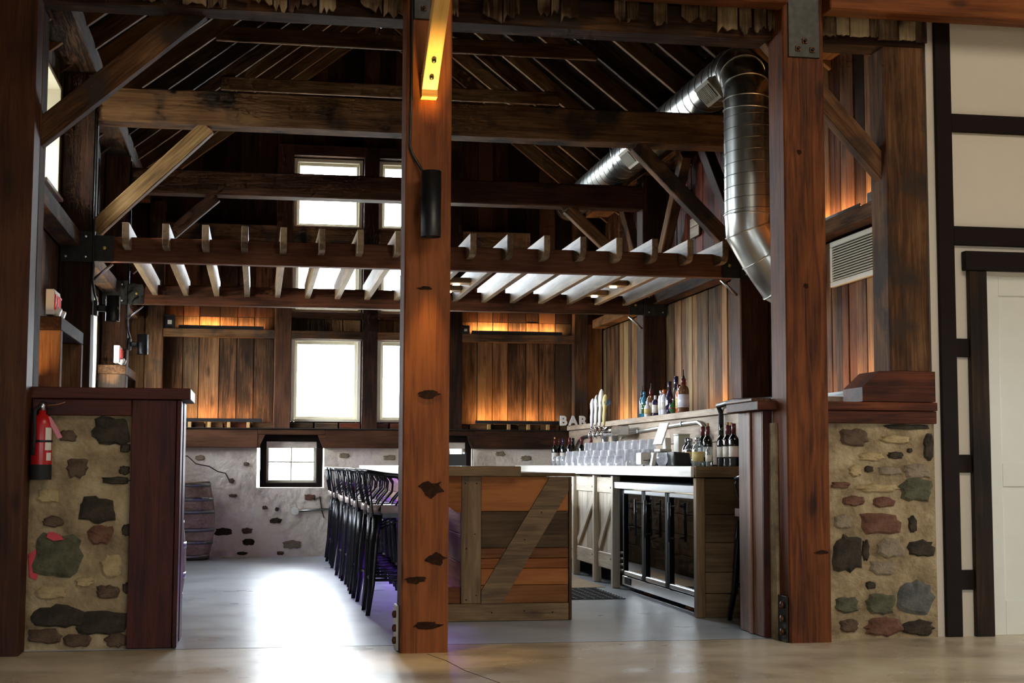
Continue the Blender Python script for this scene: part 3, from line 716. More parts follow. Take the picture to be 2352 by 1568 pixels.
# ---- stone half walls either side of the opening
hl = box('wall_front_left', -1.58, -0.50, 8.90, 9.40, 0.0, 1.455, 'mortar', bevel=0); tag(hl, kind='structure')
for i, s in enumerate([(-0.85, 1.27, 0.115, 0.09, 'd'), (-0.77, 1.17, 0.033, 0.026, 'd'), (-1.04, 1.05, 0.064, 0.059, 'b'), (-0.82, 0.98, 0.085, 0.023, 'd'), (-0.92, 0.81, 0.114, 0.079, 'd'), (-1.17, 0.74, 0.061, 0.033, 'b'), (-0.9, 0.66, 0.077, 0.058, 'r'), (-1.14, 0.54, 0.149, 0.136, 'g'), (-0.85, 0.33, 0.069, 0.038, 'b'), (-0.75, 0.69, 0.027, 0.038, 'd'), (-1.11, 0.19, 0.152, 0.07, 'd'), (-0.87, 0.15, 0.16, 0.07, 'd'), (-1.2, 0.08, 0.097, 0.045, 'b'), (-1.01, 0.05, 0.086, 0.04, 'b'), (-0.79, 0.05, 0.069, 0.043, 'b'), (-1.1, 1.24, 0.052, 0.036, 'b'), (-0.74, 0.35, 0.025, 0.033, 'd'), (-0.83, 0.48, 0.067, 0.068, 'l'), (-1.17, 0.33, 0.09, 0.038, 'l'), (-0.98, 0.39, 0.057, 0.03, 'l'), (-1.2, 0.89, 0.066, 0.043, 'l'), (-0.77, 1.04, 0.03, 0.028, 'd')]):
    stone(hl, s[0], 8.9, s[1], s[2], s[3], s[4], 200 + i)
box('coping', -1.58, -0.395, 8.83, 9.45, 1.458, 1.525, 'stain_dark', hl)
box('fascia', -1.30, -0.735, 8.862, 8.898, 1.36, 1.456, 'stain_dark', hl)
box('end_board', -0.733, -0.475, 8.858, 8.898, 0.003, 1.456, 'stain_dark', hl, grain='z')
box('end_trim', -0.473, -0.447, 8.85, 8.92, 0.003, 1.456, 'stain_dark', hl, grain='z')
box('end_board', -0.498, -0.452, 8.93, 9.17, 0.003, 1.456, 'stain_dark', hl, grain='z')
box('end_board', -0.498, -0.446, 9.174, 9.44, 0.003, 1.456, 'stain_dark', hl, grain='z')
def paint(pts, nm, y, parent):
    prism(nm, pts, y - 0.002, y + 0.002, 'pink', parent)
paint([(-1.29, 0.42), (-1.25, 0.40), (-1.235, 0.5), (-1.21, 0.62), (-1.235, 0.64), (-1.26, 0.58), (-1.30, 0.55)], 'paint_mark', 8.895, hl)
paint([(-1.2, 0.65), (-1.16, 0.63), (-1.1, 0.635), (-1.12, 0.66), (-1.16, 0.68), (-1.19, 0.68)], 'paint_mark', 8.878, hl)

hr = box('wall_front_right', 3.21, 4.28, 8.75, 9.33, 0.0, 1.35, 'mortar', bevel=0); tag(hr, kind='structure')
for i, s in enumerate([(3.73, 1.26, 0.103, 0.055, 'b'), (4.01, 1.25, 0.101, 0.028, 'l'), (4.1, 1.33, 0.163, 0.018, 'd'), (4.24, 1.2, 0.034, 0.084, 'd'), (3.85, 1.14, 0.091, 0.03, 'l'), (4.01, 1.15, 0.053, 0.024, 'd'), (4.11, 1.18, 0.019, 0.015, 'd'), (3.83, 1.06, 0.032, 0.021, 'd'), (3.97, 1.05, 0.083, 0.03, 'p'), (3.64, 0.96, 0.064, 0.021, 'r'), (3.89, 0.94, 0.144, 0.03, 'l'), (3.73, 0.86, 0.079, 0.033, 'r'), (3.93, 0.85, 0.071, 0.034, 'r'), (3.9, 0.72, 0.144, 0.071, 'r'), (4.12, 0.71, 0.031, 0.055, 'd'), (3.68, 0.53, 0.105, 0.12, 'd'), (3.8, 0.55, 0.026, 0.068, 'd'), (4.17, 0.56, 0.095, 0.055, 'd'), (4.15, 0.93, 0.115, 0.077, 'g'), (3.97, 0.56, 0.091, 0.063, 'p'), (3.91, 0.44, 0.091, 0.046, 'p'), (3.83, 0.33, 0.035, 0.024, 'd'), (3.67, 0.21, 0.081, 0.051, 'g'), (3.89, 0.21, 0.102, 0.068, 'g'), (4.13, 0.25, 0.13, 0.109, 'u'), (3.68, 0.08, 0.064, 0.043, 'b'), (3.92, 0.07, 0.134, 0.057, 'r'), (4.14, 0.06, 0.115, 0.05, 'd'), (3.74, 1.05, 0.044, 0.036, 'l'), (4.16, 1.05, 0.098, 0.05, 'p'), (3.65, 0.73, 0.058, 0.046, 'p')]):
    stone(hr, s[0], 8.75, s[1], s[2], s[3], s[4], 400 + i)
box('fascia', 3.505, 4.283, 8.71, 8.748, 1.35, 1.43, 'stain_sill', hr)
box('fascia', 3.505, 4.283, 8.695, 8.748, 1.432, 1.485, 'stain_sill', hr)
box('coping', 3.10, 4.283, 8.755, 9.38, 1.43, 1.487, 'stain_sill', hr)
box('coping_edge', 3.10, 3.235, 8.87, 9.4, 1.489, 1.51, 'wing', hr, grain='y')
for y0, y1 in [(8.885, 9.10), (9.105, 9.34)]:
    box('end_board', 3.17, 3.207, y0, y1, 0.003, 1.43, 'wing', hr, grain='z')
box('end_trim', 3.155, 3.169, 9.07, 9.13, 0.003, 1.43, 'wing', hr, grain='z')
box('end_board', 3.17, 3.235, 8.86, 8.883, 0.003, 1.43, 'stain_dark', hr, grain='z')
# ================================================================== TIMBER FRAME
def bolts(parent, pts, axis='y', r=0.012, mat='brass'):
    rot = {'y': Euler((PI / 2, 0, 0)), 'x': Euler((0, PI / 2, 0)), '-x': Euler((0, -PI / 2, 0))}[axis]
    for p in pts: lathe('bolt', [(0, 0), (r, 0), (r, r * 0.7), (0, r * 0.9)], mat, p, parent, segs=6, rot=rot, smooth=False)

# new fir posts of the hall
def fir_post(label, x0, x1, y0, y1, ztop, mat='fir'):
    e = empty('timber_post', ((x0 + x1) / 2, (y0 + y1) / 2, 0), label, 'post')
    box('shaft', x0, x1, y0, y1, 0.0, ztop, mat, e, grain='z', bevel=0.008, hewn=0.002, seed=int(x0 * 10) + 40)
    return e
pc = fir_post('thick fir post in the middle of the opening, with a black cylinder lamp on it', 0.832, 1.104, 8.44, 8.70, 5.2)
pr_ = fir_post('thick fir post in front of the wooden wing board, steel plate at its top', 3.228, 3.50, 8.58, 8.85, 5.2)
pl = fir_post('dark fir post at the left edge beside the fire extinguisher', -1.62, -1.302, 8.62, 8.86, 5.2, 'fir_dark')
def knot(parent, x, y, z, a, b, seed):
    rnd = random.Random(seed); n = 16
    pts = [(x + a * math.cos(2 * PI * i / n) * rnd.uniform(0.55, 1.15), z + b * math.sin(2 * PI * i / n) * rnd.uniform(0.5, 1.2)) for i in range(n)]
    prism('knot', pts, y - 0.0025, y + 0.001, 'knot', parent)
for i, (x, z, a, b) in enumerate([(0.975, 1.49, 0.075, 0.028), (1.0, 0.94, 0.085, 0.05), (1.03, 0.53, 0.065, 0.04), (0.92, 0.42, 0.07, 0.025), (0.975, 0.16, 0.10, 0.022), (0.955, 2.11, 0.05, 0.012)]): knot(pc, x, 8.4385, z, a, b, 70 + i)
knot(pr_, 3.44, 8.5785, 0.55, 0.05, 0.012, 81); knot(pr_, 3.36, 8.5785, 2.2, 0.02, 0.02, 82); knot(pr_, 3.33, 8.5785, 3.05, 0.018, 0.018, 83)
# steel knife plates and bolts at the feet, and plates under the hall beams
pk = box('base_plate', 0.815, 0.83, 8.55, 8.72, 0.0, 0.26, 'white', pc)
for z in (0.06, 0.13, 0.21): lathe('bolt', [(0, 0), (0.022, 0), (0.022, 0.018), (0.0, 0.024)], 'bolt', (0.815, 8.58, z), pc, segs=8, rot=Euler((0, -PI / 2, 0)))
box('base_plate', 3.216, 3.227, 8.60, 8.80, 0.0, 0.28, 'steel_plate', pr_)
for z in (0.06, 0.14, 0.225): lathe('bolt', [(0, 0), (0.022, 0), (0.022, 0.016), (0.0, 0.022)], 'bolt', (3.216, 8.66, z), pr_, segs=8, rot=Euler((0, -PI / 2, 0)))
box('cap_plate', 3.262, 3.472, 8.568, 8.579, 3.655, 4.4, 'steel_plate', pr_)
for x, z in ((3.37, 3.76), (3.325, 3.71), (3.42, 3.705)):
    box('washer', x - 0.017, x + 0.017, 8.56, 8.567, z - 0.017, z + 0.017, 'bolt', pr_)
    lathe('bolt', [(0, 0), (0.01, 0), (0.01, 0.012), (0, 0.014)], 'steel_plate', (x, 8.56, z), pr_, segs=6, rot=Euler((PI / 2, 0, 0)))
box('cap_plate', 0.872, 0.975, 8.428, 8.439, 3.72, 4.3, 'steel_plate', pc)
box('washer', 0.915, 0.947, 8.42, 8.427, 3.77, 3.80, 'bolt', pc)
lathe('bolt', [(0, 0), (0.01, 0), (0.01, 0.012), (0, 0.014)], 'steel_plate', (0.931, 8.42, 3.785), pc, segs=6, rot=Euler((PI / 2, 0, 0)))
# hall beams over the posts
def tbeam(name, label, x0, x1, y0, y1, z0, z1, mat, cat='beam', grain='x', hewn=0.0, seed=0, bevel=0.008):
    return tag(box(name, x0, x1, y0, y1, z0, z1, mat, grain=grain, hewn=hewn, seed=seed, bevel=bevel), label, cat)
tbeam('hall_beam', 'orange fir beam at the top right corner above the white wall', 3.502, 8.9, 8.46, 8.62, 3.945, 4.3, 'fir', seed=1)
tbeam('hall_beam', 'fir beam along the top edge between the middle and right posts', 1.106, 3.226, 8.46, 8.62, 3.965, 4.3, 'fir', seed=2)
tag(box('trim_10', -1.30, 0.83, 8.46, 8.62, 3.97, 4.3, 'fir', bevel=0.008), kind='structure')  # hall beam continuing to the left, above the view
# knee brace on the middle post, reaching towards the hall
kb = empty('knee_brace', (0.965, 8.43, 3.24), 'knee brace on the middle post, coloured yellow as lit by the lamp', 'brace')
def kb_pt(t, n): return (0, 8.438 - 0.70 * t, 3.235 + 0.75 * t)
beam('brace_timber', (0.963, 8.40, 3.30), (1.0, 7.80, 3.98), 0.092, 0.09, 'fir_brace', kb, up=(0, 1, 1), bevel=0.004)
prism('brace_foot', [(8.438, 3.235), (8.36, 3.235), (8.36, 3.35), (8.438, 3.40)], 0.917, 1.009, 'fir_brace', kb, axis='x')
for t in (0.10, 0.22):
    q = Vector((0.963, 8.40, 3.30)).lerp(Vector((1.0, 7.80, 3.98)), t)
    lathe('bolt', [(0.0, 0), (0.014, 0), (0.014, 0.006), (0, 0.008)], 'steel_plate', (q.x, q.y - 0.034, q.z - 0.034), kb, segs=8, rot=Euler((PI * 0.75, 0, 0)))

# old barn frame, front
e = empty('old_post', (4.13, 8.87, 1.49), 'old grey hewn barn post against the white wall', 'post')
box('shaft', 3.995, 4.272, 8.76, 9.02, 1.69, 3.815, 'old_beam', e, grain='z', hewn=0.007, seed=11, bevel=0.012)
o = prism('sill_timber', [(3.785, 1.49), (4.282, 1.49), (4.282, 1.685), (3.90, 1.685), (3.785, 1.58)], 8.72, 9.03, 'stain_sill')
tag(o, 'dark stained sill timber with a sloped end under the old grey post', 'timber')
tbeam('old_post', 'old dark barn post behind the left fir post', -1.56, -1.31, 8.90, 9.14, 1.53, 3.81, 'old_beam', 'post', 'z', 0.006, 12, 0.012)
tbeam('old_lintel', 'weathered grey beam under the ragged white boards', -1.60, 4.28, 8.765, 8.99, 3.82, 4.015, 'old_beam', 'beam', 'x', 0.006, 13, 0.012)
def brace(label, p0, p1, w, h, mat='old_beam', seed=0, hewn=0.004, up=(0, 0, 1)):
    return tag(beam('brace', p0, p1, w, h, mat, hewn=hewn, seed=seed, up=up), label, 'brace')
brace('old diagonal brace at upper left, crossing the bright side window', (-1.36, 8.99, 3.02), (-0.40, 8.99, 3.88), 0.10, 0.145, 'old_beam', 21)
brace('old diagonal brace at upper right, between right fir post and old grey post', (4.06, 8.89, 2.98), (3.25, 8.89, 3.86), 0.10, 0.135, 'old_beam', 22)
# inner frames
for yf, nm, near in ((YA, 'near', 1), (YB, 'far', 0)):
    tbeam('barn_post', 'dark barn post on the left wall carrying the %s end bracket of the pergola' % ('front' if near else 'rear'), XL - 0.25, XL, yf, yf + 0.25, 1.53, 4.16, 'dark_beam', 'post', 'z', 0.005, 31 + near, 0.01)
    tbeam('barn_post', ('dark barn post on the right wall just left of the right fir post' if near else 'dark barn post on the right wall behind the liquor bottles'), XR, XR + 0.25, yf, yf + 0.25, 1.553, 4.16, 'dark_beam', 'post', 'z', 0.005, 35 + near, 0.01)
tbeam('tie_beam', 'long pale-brown tie beam crossing the room, nearest and highest', XL + 0.002, XR - 0.002, YA, YA + 0.24, 3.785, 4.06, 'old_beam', 'beam', 'x', 0.007, 41, 0.012)
tbeam('tie_beam', 'dark tie beam crossing in front of the upper windows', XL + 0.002, XR - 0.002, YB, YB + 0.22, 3.80, 4.045, 'dark_beam', 'beam', 'x', 0.005, 42, 0.012)
brace('pale diagonal brace under the nearest tie beam on the left', (-1.30, YA + 0.1, 2.92), (-0.44, YA + 0.1, 3.78), 0.11, 0.125, 'pale_brace', 23)
brace('diagonal brace under the nearest tie beam beside the duct', (4.0, YA + 0.1, 2.90), (3.12, YA + 0.1, 3.78), 0.11, 0.125, 'old_beam', 24)
brace('short diagonal brace under the far tie beam on the left', (-1.30, YB + 0.1, 3.02), (-0.46, YB + 0.1, 3.79), 0.10, 0.12, 'dark_beam', 25)
brace('short diagonal brace under the far tie beam on the right', (4.0, YB + 0.1, 3.06), (3.2, YB + 0.1, 3.79), 0.10, 0.12, 'old_beam', 26)
brace('right wall brace rising from the far post towards the camera', (4.12, YB - 0.01, 2.90), (4.12, YB - 1.2, 4.14), 0.10, 0.13, 'old_beam', 27)
brace('right wall brace rising from the far post towards the far wall', (4.12, YB + 0.26, 2.95), (4.12, YB + 1.35, 4.14), 0.10, 0.13, 'old_beam', 28)
brace('right wall brace rising from the near post towards the far wall', (4.12, YA + 0.26, 2.95), (4.12, YA + 1.4, 4.14), 0.10, 0.13, 'plank_red', 29)
tbeam('wall_plate', 'long plate beam on top of the left wall', BL - 0.02, XL - 0.0, 9.15, 17.6, 4.165, 4.34, 'old_beam', 'beam', 'y', 0.005, 51)
tbeam('wall_plate', 'long plate beam on top of the right wall', XR, BR + 0.02, 9.05, 17.6, 4.165, 4.34, 'old_beam', 'beam', 'y', 0.005, 52)
tbeam('collar_tie', 'nearer of two collar ties between the rafters, higher in view', RIDGE_X - 1.79, RIDGE_X + 1.79, 13.30, 13.345, 4.94, 5.08, 'rafter', seed=3)
tbeam('collar_tie', 'farther collar tie, just above the nearest big tie beam', RIDGE_X - 1.79, RIDGE_X + 1.79, 15.08, 15.125, 4.94, 5.08, 'rafter', seed=4)

# pergola over the bar
pg = empty('pergola', (RIDGE_X, 13.2, 2.67), 'open timber pergola of joists on two cross beams over the bar', 'pergola')
for yf in (YA + 0.02, YB - 0.02):
    box('cross_beam', XL + 0.035, XR - 0.035, yf, yf + 0.10, 2.665, 2.86, 'pergola', pg, bevel=0.006)
    for xs, s in ((XL, 1), (XR, -1)):
        br = box('bracket', xs + s * 0.004, xs + s * 0.16, yf - 0.012, yf - 0.002, 2.66, 2.865, 'steel_plate', pg, bevel=0.001)
        box('bracket_flange', xs - s * 0.24, xs + s * 0.003, yf - 0.034, yf - 0.023, 2.65, 2.89, 'steel_plate', br, bevel=0.001)
        bolts(br, [(xs + s * 0.09, yf - 0.013, 2.765)], 'y', 0.014)
        bolts(br, [(xs - s * q, yf - 0.035, z) for q in (0.05, 0.2) for z in (2.69, 2.85)], 'y', 0.009, 'alu')
        # small angled stay below the bracket
        tube('stay', [(xs + s * 0.15, yf + 0.05, 2.65), (xs + s * 0.005, yf + 0.05, 2.52)], 0.012, 'alu', pg, segs=6)
def joist_mesh():
    bm = bmesh.new(); y0, y1 = 11.46, 15.10; a, b = 2.755, 2.935
    pts = [(y0, a + 0.055), (y0 + 0.035, a + 0.012), (y0 + 0.09, a), (y1 - 0.09, a), (y1 - 0.035, a + 0.012), (y1, a + 0.055), (y1, b), (y0, b)]
    # local X runs along the joist
    A = [bm.verts.new((p - 13.28, -0.026, q - 2.845)) for p, q in pts]; B = [bm.verts.new((p - 13.28, 0.026, q - 2.845)) for p, q in pts]
    k = len(pts); bm.faces.new(A); bm.faces.new(list(reversed(B)))
    for i in range(k): bm.faces.new((A[i], B[i], B[(i + 1) % k], A[(i + 1) % k]))
    bmesh.ops.recalc_face_normals(bm, faces=bm.faces)
    bmesh.ops.bevel(bm, geom=list(bm.edges), offset=0.003, segments=1, affect='EDGES')
    me = mesh_from_bm(bm, 'joist'); me.materials.append(M['joist']); return me
jm = joist_mesh()
JX = [-1.03 + 0.3015 * i for i in range(17)]
for x in JX:
    o = bpy.data.objects.new('joist', jm); o.matrix_basis = Matrix.Translation((x, 13.28, 2.845)) @ ROT['y']; link(o, pg)
for (i, y) in ((9, 13.6), (9, 14.2), (14, 13.5), (14, 14.3)):
    xa, xb = JX[i] + 0.027, JX[i + 1] - 0.027
    bk = box('light_block', xa, xb, y - 0.09, y + 0.09, 2.79, 2.84, 'joist', pg)
    pk = lathe('puck_light', [(0, 0), (0.033, 0), (0.033, 0.012), (0, 0.012)], 'led_puck', ((xa + xb) / 2, y, 2.777), bk, segs=14)
    l = spot('puck_lamp', ((xa + xb) / 2, y, 2.77), (0, 0, 0), 6, (1, 0.82, 0.6), 1.7); l.parent = bk; l.matrix_parent_inverse = wm(bk).inverted()

# ================================================================== DUCT
def arc(c, a, b, r, t0, t1, n):
    return [Vector(c) + Vector(a) * (r * math.cos(t0 + (t1 - t0) * i / n)) + Vector(b) * (r * math.sin(t0 + (t1 - t0) * i / n)) for i in range(n + 1)]
DXc, DYc, DZc, DR = 3.73, 10.72, 4.245, 0.178
du = empty('duct', (DXc, DYc, 2.3), 'shiny galvanised spiral duct dropping down beside the right post and running back', 'duct')
def spiral_pipe(name, p0, p1, r, n):
    p0, p1 = Vector(p0), Vector(p1); o = tube(name, [p0, p1], r, 'galv', du, segs=36, cap=False)
    d = (p1 - p0); L = d.length
    for i in range(n):
        c = p0 + d * ((i + 0.5) / n); x = d.normalized(); u = x.cross(Vector((0.31, 0.2, 0.9))).normalized(); v = x.cross(u)
        ring = [c + u * ((r + 0.0015) * math.cos(t)) + v * ((r + 0.0015) * math.sin(t)) + x * (0.045 * (t / PI - 1)) for t in [2 * PI * k / 30 for k in range(31)]]
        tube('seam', ring, 0.0028, 'galv_dark', o, segs=5, cap=False)
    return o
spiral_pipe('pipe', (DXc, DYc, 3.02), (DXc, DYc, 3.85), DR, 9)
spiral_pipe('pipe', (DXc, DYc + 0.33, DZc), (DXc, 17.3, DZc), DR, 34)
def gored(name, path, r):
    """elbow of straight gores with raised seams"""
    pts = [Vector(p) for p in path]; o = tube(name, pts, r, 'galv', du, segs=36, cap=False)
    for p in o.data.polygons: p.use_smooth = True
    for i, p in enumerate(pts):
        t = (pts[min(i + 1, len(pts) - 1)] - pts[max(i - 1, 0)]).normalized(); u = t.cross(Vector((0.3, 0.2, 0.9))).normalized(); v = t.cross(u)
        tube('seam', [p + u * (r * 1.012 * math.cos(a)) + v * (r * 1.012 * math.sin(a)) for a in [2 * PI * k / 30 for k in range(31)]], 0.006, 'galv', o, segs=6, cap=False)
    return o
gored('elbow', [(DXc, DYc, 3.85), (DXc, DYc, 3.93)] + [(DXc, DYc + 0.30 - 0.30 * math.cos(a), 3.945 + 0.30 * math.sin(a)) for a in (0.35, 0.8, 1.25)] + [(DXc, DYc + 0.33, DZc)], DR)
gored('elbow', [(DXc, DYc, 3.02), (DXc, DYc, 2.90), (DXc + 0.12, DYc, 2.70), (DXc + 0.26, DYc, 2.50), (DXc + 0.42, DYc, 2.42), (4.26, DYc, 2.41)], DR)
for (y, ang) in ((11.22, 222), (13.8, 222)):
    a = math.radians(ang); n = Vector((math.cos(a), 0, math.sin(a))); t = Vector((0, 1, 0)); s = n.cross(t)
    c = Vector((DXc, y, DZc)) + n * (DR + 0.012)
    R = Matrix((t, s, n)).transposed().to_4x4()
    me = box_mesh(0.36, 0.19, 0.045, 0.003, 'grille'); g = bpy.data.objects.new('register', me); g.matrix_basis = Matrix.Translation(c) @ R; link(g, du)
    me = box_mesh(0.30, 0.13, 0.004, 0, 'gap'); q = bpy.data.objects.new('register_opening', me); q.matrix_basis = Matrix.Translation(c + n * 0.0235) @ R; link(q, g)
    for k in range(11):
        me = box_mesh(0.010, 0.13, 0.012, 0, 'grille'); q = bpy.data.objects.new('slat', me)
        q.matrix_basis = Matrix.Translation(c + n * 0.028 + t * (-0.14 + 0.028 * k)) @ R; link(q, g)
tube('hanger_wire', [(DXc - 0.16, 14.4, DZc - 0.1), (DXc - 0.2, 14.4, DZc + 0.1), (DXc - 0.05, 14.4, DZc + 0.28), (DXc - 0.05, 14.4, DZc + 0.6)], 0.005, 'alu', du, segs=5)

# wall vent on the right boarding
v = empty('wall_vent', (4.24, 9.8, 2.42), 'white louvred return vent on the boards right of the right fir post', 'vent')
box('backing', 4.225, 4.245, 9.40, 10.24, 2.43, 2.73, 'gap', v, bevel=0)
for a, b, c, d in [(9.38, 10.26, 2.71, 2.75), (9.38, 10.26, 2.41, 2.45), (9.38, 9.42, 2.45, 2.71), (10.22, 10.26, 2.45, 2.71)]:
    box('vent_frame', 4.212, 4.246, a, b, c, d, 'grille', v, grain='y')
for k in range(13):
    z = 2.462 + k * 0.0195
    beam('slat', (4.218, 9.42, z), (4.218, 10.22, z), 0.022, 0.004, 'grille', v, bevel=0, up=(-0.6, 0, 0.8))

# ================================================================== LAMPS
def cyl_lamp(label, loc, dirx, power_up, power_dn, r=0.062, h=0.385, arm=0.06):
    """black up-and-down cylinder light; loc = centre of the cylinder, dirx = direction to the wall"""
    e = empty('cylinder_lamp', loc, label, 'lamp'); x, y, z = loc; d = Vector(dirx)
    lathe('housing', [(r, -h / 2), (r, h / 2), (r - 0.006, h / 2), (r - 0.006, h / 2 - 0.05), (0, h / 2 - 0.05)], 'black', loc, e, segs=28, closed=False)
    lathe('housing_lower', [(0, -h / 2 + 0.05), (r - 0.006, -h / 2 + 0.05), (r - 0.006, -h / 2), (r, -h / 2)], 'black', loc, e, segs=28, closed=False)
    for s in (1, -1): lathe('bulb', [(0, -0.004), (r - 0.012, -0.004), (r - 0.012, 0.004), (0, 0.004)], 'bulb', (x, y, z + s * (h / 2 - 0.044)), e, segs=18)
    p = Vector(loc) + d * (r + arm / 2)
    beam('arm', Vector(loc) + d * r * 0.95, Vector(loc) + d * (r + arm), 0.05, 0.05, 'black', e)
    q = Vector(loc) + d * (r + arm); beam('back_box', q, q + d * 0.03, 0.10, 0.12, 'black', e)
    for s, pw in ((1, power_up), (-1, power_dn)):
        if pw > 0:
            l = spot('lamp_light', (x, y, z + s * (h / 2 - 0.03)), (PI, 0, 0) if s > 0 else (0, 0, 0), pw, (1.0, 0.62, 0.2), 0.62, 0.7, 0.02)
            l.parent = e; l.matrix_parent_inverse = wm(e).inverted()
    return e
M['bulb'] = plain('warm_bulb_lens', '#ffd9a0', emit='#ffb566', estr=2.0)
cl = cyl_lamp('black cylinder lamp on the middle fir post', (0.972, 8.325, 2.59), (0, 1, 0), 110, 55, r=0.059, h=0.385, arm=0.026)
tube('conduit', [(0.862, 8.43, 4.4), (0.862, 8.43, 3.3), (0.855, 8.43, 2.95), (0.872, 8.43, 2.9), (0.945, 8.40, 2.77)], 0.0085, 'black', cl, segs=8)
la = cyl_lamp('black cylinder lamp on the left near barn post, below the pergola bracket', (-1.145, 11.82, 2.30), (-1, 0, 0), 6, 4, r=0.055, h=0.20, arm=0.06)
lb = cyl_lamp('black cylinder lamp on the left far barn post, lower of the two on the left', (-1.15, 14.97, 2.27), (-1, 0, 0), 6, 4, r=0.055, h=0.20, arm=0.06)
tube('conduit', [(-1.29, 11.69, 4.1), (-1.292, 11.69, 2.5), (-1.285, 11.75, 2.42), (-1.27, 11.80, 2.36)], 0.009, 'black', la, segs=8)
tube('conduit', [(-1.29, 14.84, 4.1), (-1.292, 14.84, 2.45), (-1.285, 14.9, 2.38), (-1.27, 14.95, 2.33)], 0.009, 'black', lb, segs=8)

def led_bar(label, p0, p1, up, power, boxed=True, feet=0):
    """slim linear wall washer lying on a ledge, lighting upwards along the boards"""
    p0, p1 = Vector(p0), Vector(p1); d = (p1 - p0); L = d.length; c = (p0 + p1) / 2
    e = empty('led_bar', c, label, 'light')
    beam('body', p0 - Vector((0, 0, 0.012)), p1 - Vector((0, 0, 0.012)), 0.045, 0.024, 'black', e, bevel=0.002)
    uh = Vector((up[0], up[1], 0)).normalized()
    beam('lip', p0 - uh * 0.019 + Vector((0, 0, 0.008)), p1 - uh * 0.019 + Vector((0, 0, 0.008)), 0.006, 0.018, 'black', e, bevel=0)
    beam('led_strip', p0 + Vector((0, 0, 0.002)) + d * 0.01, p1 + Vector((0, 0, 0.002)) - d * 0.01, 0.012, 0.004, 'led_warm', e, bevel=0)
    x = d.normalized(); z = -Vector(up).normalized(); y = z.cross(x)
    l = area('led_light', c + Vector((0, 0, 0.02)), (0, 0, 0), L, 0.02, power, WARM)
    l.rotation_euler = Matrix((x, y, z)).transposed().to_euler(); l.location = c + Vector((0, 0, 0.012))
    l.parent = e; l.matrix_parent_inverse = wm(e).inverted()
    for i in range(feet):
        q = p0.lerp(p1, (i + 0.7) / (feet + 0.4)); box('foot', q.x - 0.02, q.x + 0.02, q.y - 0.03, q.y + 0.03, 1.504, q.z - 0.025, 'cork', e)
    return e
led_bar('slim light bar on the upper girt of the far wall, left of the windows', (-0.95, 17.69, 2.71), (0.05, 17.69, 2.71), (0, 0.8, 1), 6)
led_bar('slim light bar on the upper girt of the far wall, right of the windows', (2.58, 17.69, 2.71), (3.72, 17.69, 2.71), (0, 0.8, 1), 7)
led_bar('slim light bar on the low ledge of the far wall, left of the windows', (-0.95, 17.62, 1.60), (0.05, 17.62, 1.60), (0, 0.9, 1), 5, feet=4)
led_bar('slim light bar on the low ledge of the far wall, above the right foundation window', (2.62, 17.62, 1.60), (3.70, 17.62, 1.60), (0, 0.9, 1), 6, feet=4)
led_bar('slim light bar on the bar shelf between tap handles and liquor bottles', (4.1, 15.75, 1.577), (4.1, 17.05, 1.577), (0.8, 0, 1), 5)
led_bar('slim light bar on the bar shelf right of the liquor bottles', (4.1, 12.1, 1.577), (4.1, 13.4, 1.577), (0.8, 0, 1), 5)
led_bar('slim light bar on the right girt above the white wall vent', (4.17, 9.55, 2.907), (4.17, 10.7, 2.907), (0.8, 0, 1), 6)
led_bar('slim light bar on the right ledge beside the sloped sill timber', (4.0, 9.3, 1.577), (4.0, 10.4, 1.577), (0.8, 0, 1), 4)
led_bar('slim light bar inside the left wall behind the stone half wall', (-1.5, 9.4, 1.60), (-1.5, 9.9, 1.60), (-0.3, 0, 1), 4)
def jbox(label, x, y, z, sx, sy, sz):
    e = empty('junction_box', (x, y, z), label, 'electrical box')
    box('box_body', x - sx / 2, x + sx / 2, y - sy / 2, y + sy / 2, z, z + sz, 'black', e)
    box('box_lid', x - sx / 2 - 0.003, x + sx / 2 + 0.003, y - sy / 2 - 0.004, y - sy / 2 - 0.001, z - 0.003, z + sz + 0.003, 'black', e)
    box('label_plate', x - sx * 0.2, x + sx * 0.2, y - sy / 2 - 0.006, y - sy / 2 - 0.0045, z + sz * 0.3, z + sz * 0.6, 'paper', e, bevel=0)
jbox('black driver box on the far left girt beside the light bar', -1.05, 17.68, 2.683, 0.12, 0.08, 0.16)
jbox('black driver box on the far right girt beside the light bar', 2.5, 17.68, 2.683, 0.09, 0.08, 0.10)
jbox('small black driver box on the right girt near the old grey post', 4.16, 9.27, 2.883, 0.1, 0.14, 0.07)
jbox('larger black driver box on the right girt against the old grey post', 4.16, 9.10, 2.883, 0.1, 0.12, 0.10)
jbox('black control box high on the left wall next to the fir post', -1.5, 9.95, 2.42, 0.08, 0.1, 0.12)

# exit signs over the two side doors
def exit_sign(label, y, z):
    e = empty('exit_sign', (-1.36, y, z), label, 'sign')
    box('housing', -1.39, -1.335, y - 0.14, y + 0.14, z, z + 0.17, 'white', e)
    box('red_face', -1.334, -1.331, y - 0.125, y + 0.125, z + 0.02, z + 0.15, 'white', e, bevel=0)
    text_mesh('letters', 'EXIT', 0.15, 0.002, 0, 0, 'red_sign', Matrix.Translation((-1.327, y, z + 0.035)) @ Euler((PI / 2, 0, PI / 2)).to_matrix().to_4x4(), e)
    for s in (-1, 1):
        lathe('emergency_head', [(0, 0), (0.03, 0.005), (0.036, 0.05), (0.03, 0.055), (0, 0.05)], 'white', (-1.35, y + s * 0.10, z + 0.03), e, segs=14, rot=Euler((0, PI * 0.62, 0)))
    return e
exit_sign('nearer exit sign, over the dark side door on the left', 10.05, 2.055)
exit_sign('farther exit sign, over the second side door on the left', 14.7, 2.055)

